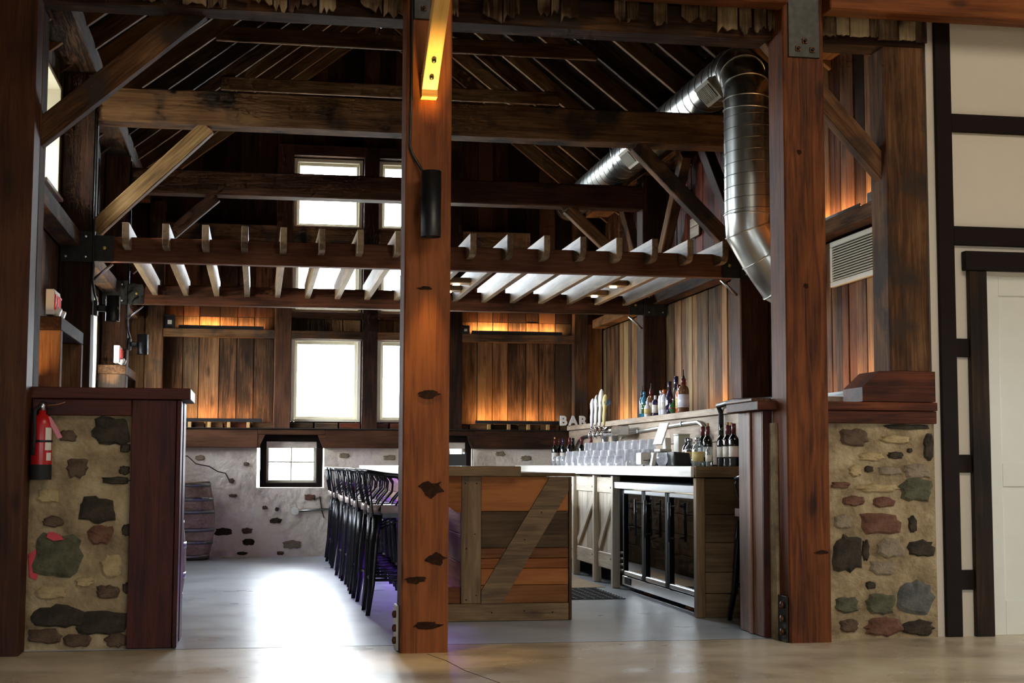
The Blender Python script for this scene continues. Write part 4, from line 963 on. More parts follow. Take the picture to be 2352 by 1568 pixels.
pq = empty('plaque', (4.235, 13.73, 3.33), 'small pale wooden plaque on the red boards beside the duct', 'plaque')
box('board', 4.225, 4.243, 13.59, 13.88, 3.44, 3.53, 'joist', pq, grain='y'); box('board', 4.222, 4.243, 13.58, 13.87, 3.33, 3.435, 'joist', pq, grain='y')
# ================================================================== BAR
# ---- island: front panel facing the hall, customer side wall, bartender side
IY = 10.06
bi = empty('bar_island', (1.78, 13.2, 0), 'reclaimed-wood bar island with a diagonal brace on its end panel', 'bar')
rows = [(0.757, 0.998, 'bar_orange'), (0.503, 0.754, 'bar_dark'), (0.432, 0.500, 'bar_brown'), (0.362, 0.429, 'bar_orange'), (0.247, 0.359, 'bar_orange'), (0.122, 0.244, 'bar_brown')]
for z0, z1, m in rows: box('end_board', 1.545, 2.165, IY + 0.018, IY + 0.04, z0, z1, m, bi, bevel=0.003)
box('end_post', 1.405, 1.543, IY, IY + 0.04, 0.122, 0.998, 'bar_grey', bi, grain='z')
box('end_post', 1.2, 1.403, IY + 0.012, IY + 0.04, 0.245, 0.246, 'bar_orange', bi)
box('bottom_rail', 1.10, 2.165, IY, IY + 0.04, 0.002, 0.12, 'bar_grey', bi)
box('foot_board', 1.10, 1.403, IY + 0.02, IY + 0.06, 0.122, 0.235, 'bar_brown', bi)
box('corner_strip', 2.167, 2.187, IY, IY + 0.06, 0.002, 0.998, 'bar_dark', bi, grain='z')
prism('bracket', [(1.10, 0.998), (1.403, 0.998), (1.403, 0.75), (1.375, 0.745), (1.25, 0.84), (1.10, 0.9)], IY + 0.006, IY + 0.036, 'bar_orange', bi)
dg = [(2.03, 0.998), (2.164, 0.998), (2.164, 0.90), (1.69, 0.122), (1.546, 0.122), (1.546, 0.21)]
prism('diagonal', dg, IY - 0.004, IY + 0.017, 'bar_grey', bi)
for x, z in [(1.43, .95), (1.51, .95), (1.44, .15), (1.51, .18), (1.44, .5), (1.50, .6), (1.62, .06), (1.85, .07), (2.05, .06), (1.85, .56), (1.97, .75)]:
    lathe('nail', [(0, 0), (0.005, 0), (0, 0.003)], 'gap', (x, IY - 0.004, z), bi, segs=6, rot=Euler((PI / 2, 0, 0)))
z = 0.0
for i, h in enumerate([0.2, 0.2, 0.2, 0.2, 0.195]):
    for a, b in [(IY + 0.062, 12.2), (12.205, 14.3), (14.305, 16.3)]:
        box('side_board', 1.405, 1.43, a, b, z + 0.002, z + h - 0.002, random.choice(['bar_orange', 'bar_brown', 'bar_dark', 'bar_grey']), bi, grain='y')
        box('inner_board', 2.145, 2.165, a, b, z + 0.002, z + h - 0.002, 'bar_dark', bi, grain='y')
    z += h
box('far_end', 1.405, 2.165, 16.302, 16.33, 0.002, 0.995, 'bar_brown', bi)
st = box('led_strip', 1.388, 1.402, IY + 0.12, 16.2, 0.972, 0.985, 'led_purple', bi, bevel=0, grain='y')
l = area('purple_led_light', (1.36, 13.15, 0.96), (0, 0, 0), 0.03, 6.0, 12, (0.42, 0.16, 1.0)); l.rotation_euler = (0, -0.5, 0); l.parent = bi; l.matrix_parent_inverse = wm(bi).inverted()
st2 = box('led_strip', 1.388, 1.402, 11.0, 16.2, 0.085, 0.1, 'led_purple', bi, bevel=0, grain='y')
l = area('purple_led_light', (1.38, 13.6, 0.09), (0, 0, 0), 0.02, 5.2, 16, (0.42, 0.16, 1.0)); l.rotation_euler = (0, -1.0, 0); l.parent = bi; l.matrix_parent_inverse = wm(bi).inverted()
# bar tops
bt = empty('island_counter', (1.47, 13.2, 1.0), 'thick pale plank top of the bar island', 'countertop')
for a, b in [(1.125, 1.35), (1.352, 1.58), (1.582, 1.812)]:
    box('top_plank', a, b, IY - 0.03, 16.35, 1.005, 1.068, 'counter', bt, grain='y')
box('front_nosing', 1.125, 1.812, IY - 0.062, IY - 0.031, 1.0, 1.07, 'bar_grey', bt)
tag(box('service_shelf', 1.815, 2.21, IY - 0.02, 16.3, 1.0, 1.024, 'bar_dark', grain='y'), 'low dark service ledge at the right of the island top', 'countertop')

# ---- back bar under the right wall
ct = empty('back_counter', (3.42, 13.6, 1.0), 'long pale wooden back counter with the glasses on it', 'countertop')
for a, b in [(3.08, 3.30), (3.302, 3.51), (3.512, 3.72)]:
    box('top_plank', a, b, 10.05, 17.25, 1.01, 1.072, 'counter', ct, grain='y')
for a, b in [(10.05, 11.6), (11.602, 13.2), (13.202, 14.9), (14.902, 17.25)]:
    box('front_nosing', 3.055, 3.079, a, b, 0.995, 1.074, 'counter', ct, grain='y')
box('end_nosing', 3.08, 3.72, 10.02, 10.048, 0.995, 1.074, 'bar_grey', ct)
ep = empty('end_panel', (3.4, 10.1, 0), 'plain plank panel closing the near end of the back bar', 'panel')
box('stile', 3.095, 3.16, 10.06, 10.13, 0.002, 0.99, 'bar_grey', ep, grain='z')
zz = 0.002
for h in (0.17, 0.15, 0.21, 0.2, 0.258):
    box('board', 3.165, 3.755, 10.075, 10.1, zz, zz + h - 0.003, random.choice(['bar_grey', 'bar_dark', 'bar_grey']), ep); zz += h
# cooler with three glass doors
ck = empty('bottle_cooler', (3.4, 11.3, 0), 'black three-door glass bottle cooler under the back counter', 'cooler')
CF = 3.135
boxes_obj('body', [(CF + 0.07, 3.72, 10.17, 10.2, 0.16, 0.9), (CF + 0.07, 3.72, 12.33, 12.36, 0.16, 0.9), (3.69, 3.72, 10.2, 12.33, 0.16, 0.9), (CF + 0.07, 3.72, 10.17, 12.56, 0.13, 0.16), (CF + 0.03, 3.72, 12.36, 12.56, 0.35, 0.87)], 'cooler_black', ck)
box('top_trim', CF - 0.02, 3.72, 10.16, 12.58, 0.875, 0.935, 'alu', ck, grain='y')
box('kick_plate', CF + 0.02, CF + 0.035, 10.17, 12.45, 0.045, 0.125, 'alu', ck, grain='y')
for k in range(2): box('cooler_foot', CF + 0.08, CF + 0.16, 10.6 + k * 1.2, 10.75 + k * 1.2, 0.002, 0.12, 'bar_brown', ck)
for k in range(4): box('louvre', CF + 0.02, CF + 0.05, 12.37, 12.55, 0.155 + k * 0.05, 0.175 + k * 0.05, 'alu', ck, grain='y')
for k in range(7): box('kick_slot', CF + 0.014, CF + 0.019, 12.15 + k * 0.03, 12.165 + k * 0.03, 0.06, 0.115, 'gap', ck, bevel=0)
for z in (0.4, 0.63): box('shelf', CF + 0.1, 3.655, 10.21, 12.32, z, z + 0.012, 'alu', ck)
box('liner', 3.66, 3.688, 10.21, 12.32, 0.172, 0.86, 'grille', ck, bevel=0)
box('cooler_floor', CF + 0.1, 3.655, 10.21, 12.32, 0.162, 0.17, 'white', ck)
box('added_lamp_strip', CF + 0.09, CF + 0.11, 10.25, 12.3, 0.845, 0.858, 'led_puck', ck, bevel=0, grain='y')  # lamp added to brighten the inside of the cooler
l = area('cooler_fill_light', (CF + 0.12, 11.27, 0.84), (0, 0, 0), 0.03, 2.0, 22, (0.85, 0.95, 1.0)); l.rotation_euler = (0, -0.3, 0); l.parent = ck; l.matrix_parent_inverse = wm(ck).inverted()
for i, (a, b, hy) in enumerate([(10.18, 10.93, 1), (10.94, 11.63, 1), (11.64, 12.34, -1)]):
    d = empty('glass_door', (CF, (a + b) / 2, 0.14)); d.parent = ck; d.matrix_parent_inverse = wm(ck).inverted()
    for ya, yb, za, zb, m in [(a, a + 0.075, 0.14, 0.87, 'cooler_black'), (b - 0.04, b, 0.14, 0.87, 'cooler_black'), (a + 0.075, b - 0.04, 0.835, 0.87, 'alu'), (a + 0.075, b - 0.04, 0.14, 0.175, 'alu')]:
        box('door_frame', CF, CF + 0.06, ya, yb, za, zb, m, d, grain='z' if zb - za > 0.3 else 'y')
    box('door_glass', CF + 0.02, CF + 0.03, a + 0.076, b - 0.041, 0.176, 0.834, 'cooler_glass', d, bevel=0)
    hh = (a + 0.15) if hy > 0 else (a + 0.14)
    hh = [b - 0.14, b - 0.16, a + 0.14][i] if False else [10.18 + 0.56, 10.94 + 0.50, 11.64 + 0.10][i]
    h = tube('door_handle', [(CF - 0.045, hh, 0.50), (CF - 0.045, hh, 0.80)], 0.011, 'black', d, segs=8)
    for z in (0.53, 0.77): tube('handle_post', [(CF - 0.045, hh, z), (CF, hh, z)], 0.007, 'black', d, segs=6)
# cabinets with Z-braced doors
def cabinet(label, y0, y1):
    e = empty('bar_cabinet', (3.4, (y0 + y1) / 2, 0), label, 'cabinet')
    X0 = 3.13
    box('carcass', X0 + 0.05, 3.72, y0 + 0.01, y1 - 0.01, 0.13, 0.985, 'bar_dark', e, bevel=0)
    box('post', X0 - 0.025, X0 + 0.045, y0 + 0.002, y0 + 0.07, 0.002, 0.985, 'cab', e, grain='z')
    d = empty('cabinet_door', (X0, (y0 + y1) / 2, 0.14)); d.parent = e; d.matrix_parent_inverse = wm(e).inverted()
    a, b = y0 + 0.075, y1 - 0.005
    n = 4
    for k in range(n):
        box('door_board', X0 + 0.02, X0 + 0.04, a + (b - a) * k / n + 0.002, a + (b - a) * (k + 1) / n - 0.002, 0.15, 0.97, 'cab', d, grain='z')
    for z0, z1 in ((0.15, 0.29), (0.83, 0.97)): box('door_rail', X0, X0 + 0.019, a, b, z0, z1, 'cab', d, grain='y')
    beam('door_brace', (X0 + 0.009, a + 0.06, 0.79), (X0 + 0.009, b - 0.06, 0.33), 0.02, 0.085, 'cab', d, up=(0, 1, 1))
    for z in (0.25, 0.88):
        box('hinge', X0 - 0.008, X0 + 0.0, a - 0.03, a + 0.03, z - 0.05, z + 0.05, 'black', d)
        lathe('hinge_knob', [(0, 0), (0.008, 0), (0.008, 0.02), (0, 0.022)], 'black', (X0 - 0.008, a, z), d, segs=8, rot=Euler((0, -PI / 2, 0)))
    return e
cabinet('braced-door cabinet next to the bottle cooler', 12.59, 13.30)
cabinet('braced-door cabinet second from the bottle cooler', 13.31, 14.20)
cabinet('braced-door cabinet third from the bottle cooler, mostly behind the island', 14.21, 15.1)
cabinet('farthest braced-door cabinet, towards the far wall', 15.11, 17.2)

# rubber mat and cardboard on the bar floor
mt = empty('rubber_mat', (2.6, 12.1, 0), 'black ridged rubber floor mat between island and cooler', 'mat')
for k in range(12): box('ridge', 2.25, 2.96, 11.565 + k * 0.092, 11.59 + k * 0.092, 0.001, 0.007, 'rubber', mt, bevel=0.003)
for k in range(10): box('cross_ridge', 2.26 + k * 0.074, 2.275 + k * 0.074, 11.56, 12.62, 0.001, 0.006, 'rubber', mt, bevel=0, grain='y')
tag(box('floor_sheet', 2.3, 3.06, 12.68, 14.6, 0.0005, 0.004, 'tan', bevel=0), 'tan sheet lying on the floor behind the rubber mat', 'mat')

# ================================================================== STOOLS
def stool():
    e = empty('bar_stool')
    bm = bmesh.new(); bmesh.ops.create_cube(bm, size=1.0)
    for v in bm.verts: v.co = Vector((v.co.x * 0.39, v.co.y * 0.39, v.co.z * 0.055))
    bmesh.ops.bevel(bm, geom=[q for q in bm.edges if abs((q.verts[0].co - q.verts[1].co).normalized().z) > 0.9], offset=0.08, segments=4, affect='EDGES')
    bmesh.ops.bevel(bm, geom=[q for q in bm.edges if len(q.link_faces) == 2 and abs(q.verts[0].co.z - 0.025) < 1e-4 and abs(q.verts[1].co.z - 0.025) < 1e-4], offset=0.018, segments=3, affect='EDGES')
    me = mesh_from_bm(bm, 'seat', True); me.materials.append(M['seat']); o = bpy.data.objects.new('seat', me); o.location = (0, 0, 0.755); link(o, e)
    bm = bmesh.new(); bmesh.ops.create_cube(bm, size=1.0)
    for v in bm.verts: v.co = Vector((v.co.x * 0.36, v.co.y * 0.36, v.co.z * 0.035))
    bmesh.ops.bevel(bm, geom=[q for q in bm.edges if abs((q.verts[0].co - q.verts[1].co).normalized().z) > 0.9], offset=0.075, segments=4, affect='EDGES')
    me = mesh_from_bm(bm, 'seat_frame'); me.materials.append(M['gun']); o = bpy.data.objects.new('seat_frame', me); o.location = (0, 0, 0.712); link(o, e)
    for sx in (-1, 1):
        for sy in (-1, 1):
            tube('leg', [(sx * 0.14, sy * 0.14, 0.715), (sx * 0.158, sy * 0.158, 0.5), (sx * 0.176, sy * 0.176, 0.22), (sx * 0.205, sy * 0.205, 0.0)], [0.043, 0.038, 0.031, 0.022], 'gun', e, segs=6, flat=0.6, up=(sx, sy, 0))
    for a, b in (((-1, -1), (1, -1)), ((-1, 1), (1, 1)), ((-1, -1), (-1, 1)), ((1, -1), (1, 1))):
        tube('foot_rail', [(a[0] * 0.175, a[1] * 0.175, 0.25), (b[0] * 0.175, b[1] * 0.175, 0.25)], 0.012, 'gun', e, segs=6)
        tube('cross_brace', [(a[0] * 0.15, a[1] * 0.15, 0.6), ((a[0] + b[0]) * 0.08, (a[1] + b[1]) * 0.08, 0.665), (b[0] * 0.15, b[1] * 0.15, 0.6)], 0.008, 'gun', e, segs=5)
    rail = [(0.07, -0.205, 0.985), (0.0, -0.212, 0.995), (-0.12, -0.205, 1.01), (-0.2, -0.16, 1.025), (-0.23, -0.08, 1.032), (-0.24, 0, 1.034)]
    rail = rail + [(x, -y, z) for x, y, z in reversed(rail[:-1])]
    tube('back_rail', rail, 0.013, 'gun', e, segs=8, flat=1.3)
    for s in (-1, 1):
        tube('back_post', [(-0.205, s * 0.155, 1.024), (-0.19, s * 0.15, 0.9), (-0.17, s * 0.145, 0.70)], 0.011, 'gun', e, segs=6, flat=0.45)
        for x in (-0.07, 0.035):
            tube('spindle', [(x, s * 0.208, 0.995), (x + 0.035, s * 0.206, 0.94), (x + 0.03, s * 0.195, 0.88), (x - 0.03, s * 0.178, 0.81), (x - 0.06, s * 0.165, 0.745)], 0.008, 'gun', e, segs=6)
    for y in (-0.06, 0.06): tube('spindle', [(-0.235, y, 1.03), (-0.215, y, 0.9), (-0.18, y, 0.74)], 0.008, 'gun', e, segs=6)
    return e
s0 = stool()
ORD = ['nearest bar stool in the row along the island', 'second bar stool in the row, counted from the hall', 'third bar stool in the row, counted from the hall', 'fourth bar stool in the row, counted from the hall', 'fifth bar stool in the row, counted from the hall', 'sixth bar stool in the row, counted from the hall', 'seventh bar stool in the row, counted from the hall', 'eighth bar stool in the row, counted from the hall', 'ninth bar stool in the row, next to the last', 'farthest bar stool in the row, by the far wall']
for k in range(10):
    s = s0 if k == 0 else copy_tree(s0)
    s.location = (1.005 + 0.012 * math.sin(k * 2.3), 10.76 + 0.69 * k, 0); s.rotation_euler = (0, 0, 0.05 * math.sin(k * 1.7))
    tag(s, ORD[k] + ', gunmetal with brown seat', 'bar stool', 'gunmetal stools along the bar island')
s = copy_tree(s0); s.location = (3.50, 9.71, 0); s.rotation_euler = (0, 0, PI / 2 + 0.05); tag(s, 'dark stool standing alone by the back bar end panel', 'bar stool')
s['group'] = 'stray stools'

# ================================================================== BARRELS, EXTINGUISHER, SMALL WALL THINGS
def barrel(label, x, y):
    e = empty('wine_barrel', (x, y, 0), label, 'barrel')
    H = 0.88; n = 22
    prof = [(0.275 + 0.065 * math.sin(PI * i / 10), H * i / 10) for i in range(11)]
    bm = bmesh.new()
    me = lathe_mesh([(0, 0.03), (0.27, 0.03)] + prof + [(0.262, H), (0.262, H - 0.03), (0, H - 0.03)], 'barrel_wood', 44, closed=False); bm.free()
    o = bpy.data.objects.new('staves', me); o.location = (x, y, 0); link(o, e)
    for z in (0.04, 0.2, 0.34, 0.54, 0.68, 0.84):
        r = 0.275 + 0.065 * math.sin(PI * z / H) + 0.003
        lathe('hoop', [(r, -0.022), (r + 0.002, -0.022), (r + 0.002, 0.022), (r, 0.022)], 'hoop', (x, y, z), e, segs=44, closed=False)
    return e
barrel('grey oak barrel standing against the far stone wall', -0.80, 17.03)
barrel('oak barrel just behind the stone half wall on the left', -0.795, 10.05)

fx = empty('fire_extinguisher', (-1.235, 8.80, 0.985), 'red fire extinguisher hung on the stone half wall', 'fire extinguisher')
ex, ey, ez = -1.235, 8.815, 0.985
lathe('cylinder', [(0, 0), (0.057, 0.0), (0.06, 0.01), (0.06, 0.32), (0.05, 0.36), (0.022, 0.38), (0.02, 0.40), (0, 0.40)], 'red', (ex, ey, ez), fx, segs=26)
lathe('base_band', [(0.0612, 0.0), (0.0615, 0.002), (0.0615, 0.085), (0.0612, 0.087)], 'rubber', (ex, ey, ez), fx, segs=26, closed=False)
lathe('valve', [(0, 0.395), (0.018, 0.395), (0.02, 0.43), (0.012, 0.45), (0, 0.45)], 'alu', (ex, ey, ez), fx, segs=14)
beam('lever', (ex - 0.01, ey, ez + 0.455), (ex + 0.075, ey - 0.01, ez + 0.44), 0.02, 0.006, 'black', fx)
beam('lever', (ex - 0.01, ey, ez + 0.43), (ex + 0.065, ey - 0.01, ez + 0.405), 0.02, 0.006, 'black', fx)
tube('hose', [(ex - 0.01, ey - 0.01, ez + 0.43), (ex - 0.035, ey - 0.06, ez + 0.40), (ex - 0.03, ey - 0.075, ez + 0.25), (ex - 0.035, ey - 0.075, ez + 0.14)], 0.011, 'rubber', fx, segs=8)
lathe('strap', [(0.0618, 0.215), (0.0625, 0.215), (0.0625, 0.228), (0.0618, 0.228)], 'black', (ex, ey, ez), fx, segs=26, closed=False)
def curved_label(a0, a1, z0, z1, r, mat):
    bm = bmesh.new(); n = 8; lo, hi = [], []
    for i in range(n + 1):
        a = a0 + (a1 - a0) * i / n; lo.append(bm.verts.new((r * math.cos(a), r * math.sin(a), z0))); hi.append(bm.verts.new((r * math.cos(a), r * math.sin(a), z1)))
    for i in range(n): bm.faces.new((lo[i], lo[i + 1], hi[i + 1], hi[i]))
    me = mesh_from_bm(bm, 'label'); me.materials.append(M[mat]); o = bpy.data.objects.new('label', me); o.location = (ex, ey, ez); return link(o, fx)
curved_label(-1.1, -0.35, 0.17, 0.30, 0.0613, 'paper'); curved_label(-0.95, -0.35, 0.11, 0.155, 0.0613, 'paper')
prism('inspection_tag', [(ex + 0.02, ez + 0.36), (ex + 0.05, ez + 0.365), (ex + 0.085, ez + 0.31), (ex + 0.12, ez + 0.245), (ex + 0.095, ez + 0.235), (ex + 0.06, ez + 0.3), (ex + 0.03, ez + 0.335)], ey - 0.03, ey - 0.027, 'red', fx)
tube('tag_tie', [(ex + 0.03, ey - 0.02, ez + 0.43), (ex + 0.09, ey - 0.025, ez + 0.435), (ex + 0.13, ey - 0.03, ez + 0.45)], 0.002, 'cork', fx, segs=5)
ou = empty('outlet_cover', (0.45, 17.38, 0.53), 'round electrical cover on the far stone wall', 'outlet')
lathe('cover', [(0, 0), (0.05, 0), (0.048, 0.02), (0, 0.022)], 'white', (0.45, 17.395, 0.53), ou, segs=8, rot=Euler((PI / 2, 0, 0)), smooth=False)
tube('conduit', [(0.50, 17.385, 0.53), (0.79, 17.385, 0.55), (1.1, 17.385, 0.55)], 0.012, 'galv_dark', ou, segs=8)

# conduit pipes on the backsplash
cp = empty('conduit_pipe', (3.69, 13.2, 1.4), 'grey metal conduit bent along the backsplash under the bottle shelf', 'pipe')
tube('pipe', [(3.695, 14.95, 1.19), (3.695, 14.85, 1.25), (3.695, 14.72, 1.37), (3.695, 14.6, 1.395), (3.695, 13.5, 1.42), (3.695, 12.4, 1.445), (3.695, 11.95, 1.45), (3.695, 11.82, 1.42), (3.695, 11.62, 1.30)], 0.016, 'galv', cp, segs=10)
for y, z in ((13.9, 1.411), (12.4, 1.445)): box('clip', 3.673, 3.722, y - 0.012, y + 0.012, z - 0.02, z + 0.02, 'galv_dark', cp)
cp2 = tube('conduit_pipe', [(3.695, 17.2, 1.12), (3.695, 17.1, 1.15), (3.695, 16.6, 1.36), (3.695, 16.4, 1.40), (3.695, 15.3, 1.42)], 0.016, 'black', segs=10); tag(cp2, 'black conduit rising behind the far wine bottles', 'pipe')
cp3 = tube('conduit_pipe', [(3.69, 11.3, 1.08), (3.69, 11.3, 1.50), (3.66, 11.28, 1.56), (3.7, 11.0, 1.585), (3.75, 10.4, 1.57), (3.85, 9.8, 1.60)], 0.022, 'black', segs=10); tag(cp3, 'thick black hose beside the wing boards', 'hose')
ob = empty('socket_box', (3.70, 14.05, 1.2), 'black socket box at the lower end of the metal conduit', 'electrical box')
box('box_body', 3.655, 3.722, 13.88, 14.02, 1.18, 1.30, 'black', ob); box('socket', 3.648, 3.654, 13.91, 13.99, 1.2, 1.28, 'gap', ob)

# ================================================================== THINGS ON SHELF AND COUNTERS
ZC, ZS = 1.074, 1.551
_bm = {}
def bmesh_cached(key, fn):
    if key not in _bm: _bm[key] = fn()
    return _bm[key]
PROF = {
    'wine': [(0, 0), (0.036, 0), (0.0375, 0.004), (0.0375, 0.185), (0.034, 0.21), (0.018, 0.235), (0.0145, 0.25), (0.0145, 0.30), (0.0155, 0.302), (0.0155, 0.312), (0, 0.312)],
    'square': [(0, 0), (0.042, 0), (0.044, 0.004), (0.044, 0.17), (0.036, 0.195), (0.017, 0.21), (0.015, 0.255), (0, 0.255)],
    'tall': [(0, 0), (0.035, 0), (0.036, 0.004), (0.036, 0.2), (0.03, 0.225), (0.016, 0.25), (0.014, 0.30), (0, 0.30)],
    'slim': [(0, 0), (0.028, 0), (0.03, 0.004), (0.034, 0.15), (0.026, 0.175), (0.011, 0.195), (0.011, 0.23), (0, 0.23)],
    'round': [(0, 0), (0.03, 0), (0.055, 0.035), (0.06, 0.065), (0.05, 0.1), (0.02, 0.125), (0.013, 0.14), (0.013, 0.17), (0, 0.17)],
    'swan': [(0, 0), (0.036, 0), (0.038, 0.004), (0.04, 0.12), (0.036, 0.16), (0.02, 0.21), (0.015, 0.24), (0.015, 0.30), (0, 0.30)],
    'short': [(0, 0), (0.034, 0), (0.036, 0.004), (0.037, 0.1), (0.03, 0.125), (0.014, 0.14), (0.013, 0.17), (0, 0.17)]}
TOPS = {'wine': 0.312, 'square': 0.255, 'tall': 0.30, 'slim': 0.23, 'round': 0.17, 'swan': 0.30, 'short': 0.17}
LAB = {'wine': (0.0382, 0.07, 0.15), 'square': (0.0448, 0.04, 0.14), 'tall': (0.0368, 0.05, 0.16), 'slim': (0.0345, 0.05, 0.12), 'round': (0.0606, 0.055, 0.072), 'swan': (0.0408, 0.05, 0.12), 'short': (0.0375, 0.03, 0.09)}
def bottle(label, kind, x, y, z, body, cap=None, lab='paper', caph=0.06, pour=False, sc=1.0, group=None, cat='bottle', name='liquor_bottle'):
    e = empty(name, (x, y, z), label, cat, group)
    def put(nm, me):
        o = bpy.data.objects.new(nm, me); link(o, e); o.parent = e; o.matrix_parent_inverse = Matrix.Identity(4); return o
    put('glass_body', bmesh_cached((kind, body), lambda: lathe_mesh(PROF[kind], body, 20)))
    t = TOPS[kind]
    if cap:
        rr = 0.0175 if kind in ('wine',) else 0.0185
        put('cap', bmesh_cached((kind, cap, caph), lambda: lathe_mesh([(0, t - caph), (rr, t - caph), (rr, t + 0.006), (0, t + 0.008)], cap, 14)))
    if pour: put('pourer', bmesh_cached((kind, 'pour'), lambda: lathe_mesh([(0, t), (0.014, t), (0.012, t + 0.02), (0.006, t + 0.03), (0.004, t + 0.075), (0, t + 0.075)], 'black', 10)))
    if lab:
        r, a, b = LAB[kind]; put('label', bmesh_cached((kind, lab), lambda: lathe_mesh([(r - 0.001, a), (r, a), (r, b), (r - 0.001, b)], lab, 20, closed=False)))
    e.scale = (sc, sc, sc)
    return e
SX = 3.80
G = 'liquor bottles on the bar shelf'
bottle('blue-green bottle with black pourer, leftmost on the bar shelf', 'tall', SX, 14.15, ZS, 'b_blue', 'black', 'paper', 0.05, True, 0.85, G)
bottle('teal bottle with blue cap, second on the bar shelf', 'tall', SX - 0.02, 14.00, ZS, 'b_blue', 'b_blue', 'b_green', 0.04, False, 0.84, G)
bottle('amber bottle with red neck and black pourer on the bar shelf', 'square', SX, 13.82, ZS, 'b_amber', 'wine_red', 'paper', 0.05, True, 1.0, G)
bottle('small pale bottle with rounded shoulders on the bar shelf', 'short', SX - 0.06, 13.74, ZS, 'b_white', 'b_white', 'paper_y', 0.03, False, 0.85, G)
bottle('clear round-stoppered bottle on the bar shelf', 'short', SX + 0.04, 13.62, ZS, 'clear_b', 'b_amber', 'paper', 0.04, False, 1.15, G)
bottle('short dark bottle with white label on the bar shelf', 'square', SX - 0.04, 13.52, ZS, 'b_purple', 'b_white', 'paper', 0.05, False, 0.75, G)
bottle('frosted white bottle with knob stopper, left of the pair', 'slim', SX - 0.03, 13.34, ZS, 'b_white', 'alu', 'paper', 0.035, False, 1.0, G)
bottle('frosted white bottle with knob stopper, right of the pair', 'slim', SX - 0.03, 13.24, ZS, 'b_white', 'b_orange', 'paper', 0.035, False, 1.02, G)
bottle('grey bottle with tall dark cap on the bar shelf', 'swan', SX + 0.06, 13.15, ZS, 'clear_b', 'b_purple', None, 0.1, False, 1.18, G)
bottle('dark curved bottle with long neck on the bar shelf', 'swan', SX - 0.03, 13.06, ZS, 'b_purple', 'b_purple', None, 0.08, False, 1.0, G)
bottle('round green flask bottle on the bar shelf', 'round', SX - 0.03, 12.92, ZS, 'b_green', 'clear_b', 'wine_red', 0.03, False, 0.82, G)
bottle('tall orange liqueur bottle with clear stopper', 'tall', SX + 0.05, 12.85, ZS, 'b_orange', 'clear_b', None, 0.03, False, 1.05, G)
bottle('orange bottle with purple neck and cream label', 'tall', SX - 0.03, 12.76, ZS, 'b_orange', 'wine_red', 'paper_y', 0.1, False, 0.85, G)
bottle('large square bottle with pale label and black pourer, rightmost on the bar shelf', 'square', SX - 0.03, 12.62, ZS, 'b_amber', 'wine_red', 'b_white', 0.04, True, 1.18, G)
# wine bottles on the counter
def wine(label, x, y, cap, lab='paper', corked=False, sc=1.0, group='wine bottles on the near end of the back counter'):
    e = bottle(label, 'wine', x, y, ZC, 'wine', None if corked else cap, lab, 0.07, False, sc, group, 'wine bottle', 'wine_bottle')
    if corked:
        o = bpy.data.objects.new('cork', bmesh_cached('cork', lambda: lathe_mesh([(0, 0.30), (0.011, 0.30), (0.0115, 0.335), (0, 0.335)], 'cork', 10))); link(o, e); o.matrix_parent_inverse = Matrix.Identity(4)
        o = bpy.data.objects.new('foil', bmesh_cached('foil' + cap, lambda: lathe_mesh([(0, 0.24), (0.0165, 0.24), (0.0165, 0.306), (0, 0.306)], cap, 12))); link(o, e); o.matrix_parent_inverse = Matrix.Identity(4)
    return e
wine('corked wine bottle with burgundy foil, leftmost of the near group', 3.46, 10.93, 'wine_red', 'paper', True)
wine('wine bottle with burgundy foil standing behind the corked one', 3.52, 11.25, 'wine_red', 'b_white')
wine('wine bottle with dark foil between two corked bottles', 3.54, 10.83, 'wine', 'paper')
wine('corked wine bottle in the middle of the near group', 3.52, 10.62, 'wine_red', 'paper', True)
wine('corked green wine bottle right of the middle of the near group', 3.58, 10.72, 'wine', 'paper_y', True)
wine('wine bottle with burgundy foil beside the pink bag', 3.50, 10.42, 'wine_red', 'paper')
wine('rightmost wine bottle, half hidden by the wing boards', 3.56, 10.38, 'wine', 'paper')
bottle('squat dark bottle with yellow label and black cap on the counter', 'short', 3.50, 11.60, ZC, 'wine', 'black', 'paper_y', 0.04, False, 1.3, 'mixers on the back counter')
bottle('green-capped jar in front of the squat dark bottle', 'round', 3.42, 11.12, ZC, 'clear_b', 'b_green', None, 0.05, False, 0.72, 'mixers on the back counter')
bottle('clear mixer bottle with yellow label, in front', 'short', 3.38, 10.93, ZC, 'clear_b', 'alu', 'paper_y', 0.012, False, 1.25, 'mixers on the back counter')
bottle('clear mixer bottle with yellow label, behind', 'short', 3.44, 11.34, ZC, 'clear_b', 'alu', 'paper_y', 0.012, False, 1.25, 'mixers on the back counter')
bottle('slim clear bottle with white label next to the wine', 'slim', 3.40, 10.72, ZC, 'clear_b', 'black', 'paper', 0.02, False, 0.72, 'mixers on the back counter')
wf_g = 'wine bottles at the far end of the back counter'
for i, (x, y, cp_, corked, lb) in enumerate([(3.49, 17.0, 'wine_red', True, 'corked wine bottle at the far left end of the counter'), (3.56, 17.05, 'wine_red', False, 'red-foiled wine bottle second in the far group'), (3.56, 16.85, 'b_purple', False, 'dark-foiled wine bottle third in the far group'),
                                     (3.55, 16.45, 'wine_red', False, 'red-foiled wine bottle in the middle of the far group'), (3.60, 16.5, 'wine', False, 'black-foiled wine bottle behind the far group'), (3.60, 16.05, 'wine_red', False, 'red-foiled wine bottle right of the middle of the far group'), (3.63, 15.7, 'wine_red', False, 'rightmost red-foiled wine bottle of the far group')]):
    wine(lb, x, y, cp_, 'paper', corked, 1.0, wf_g)
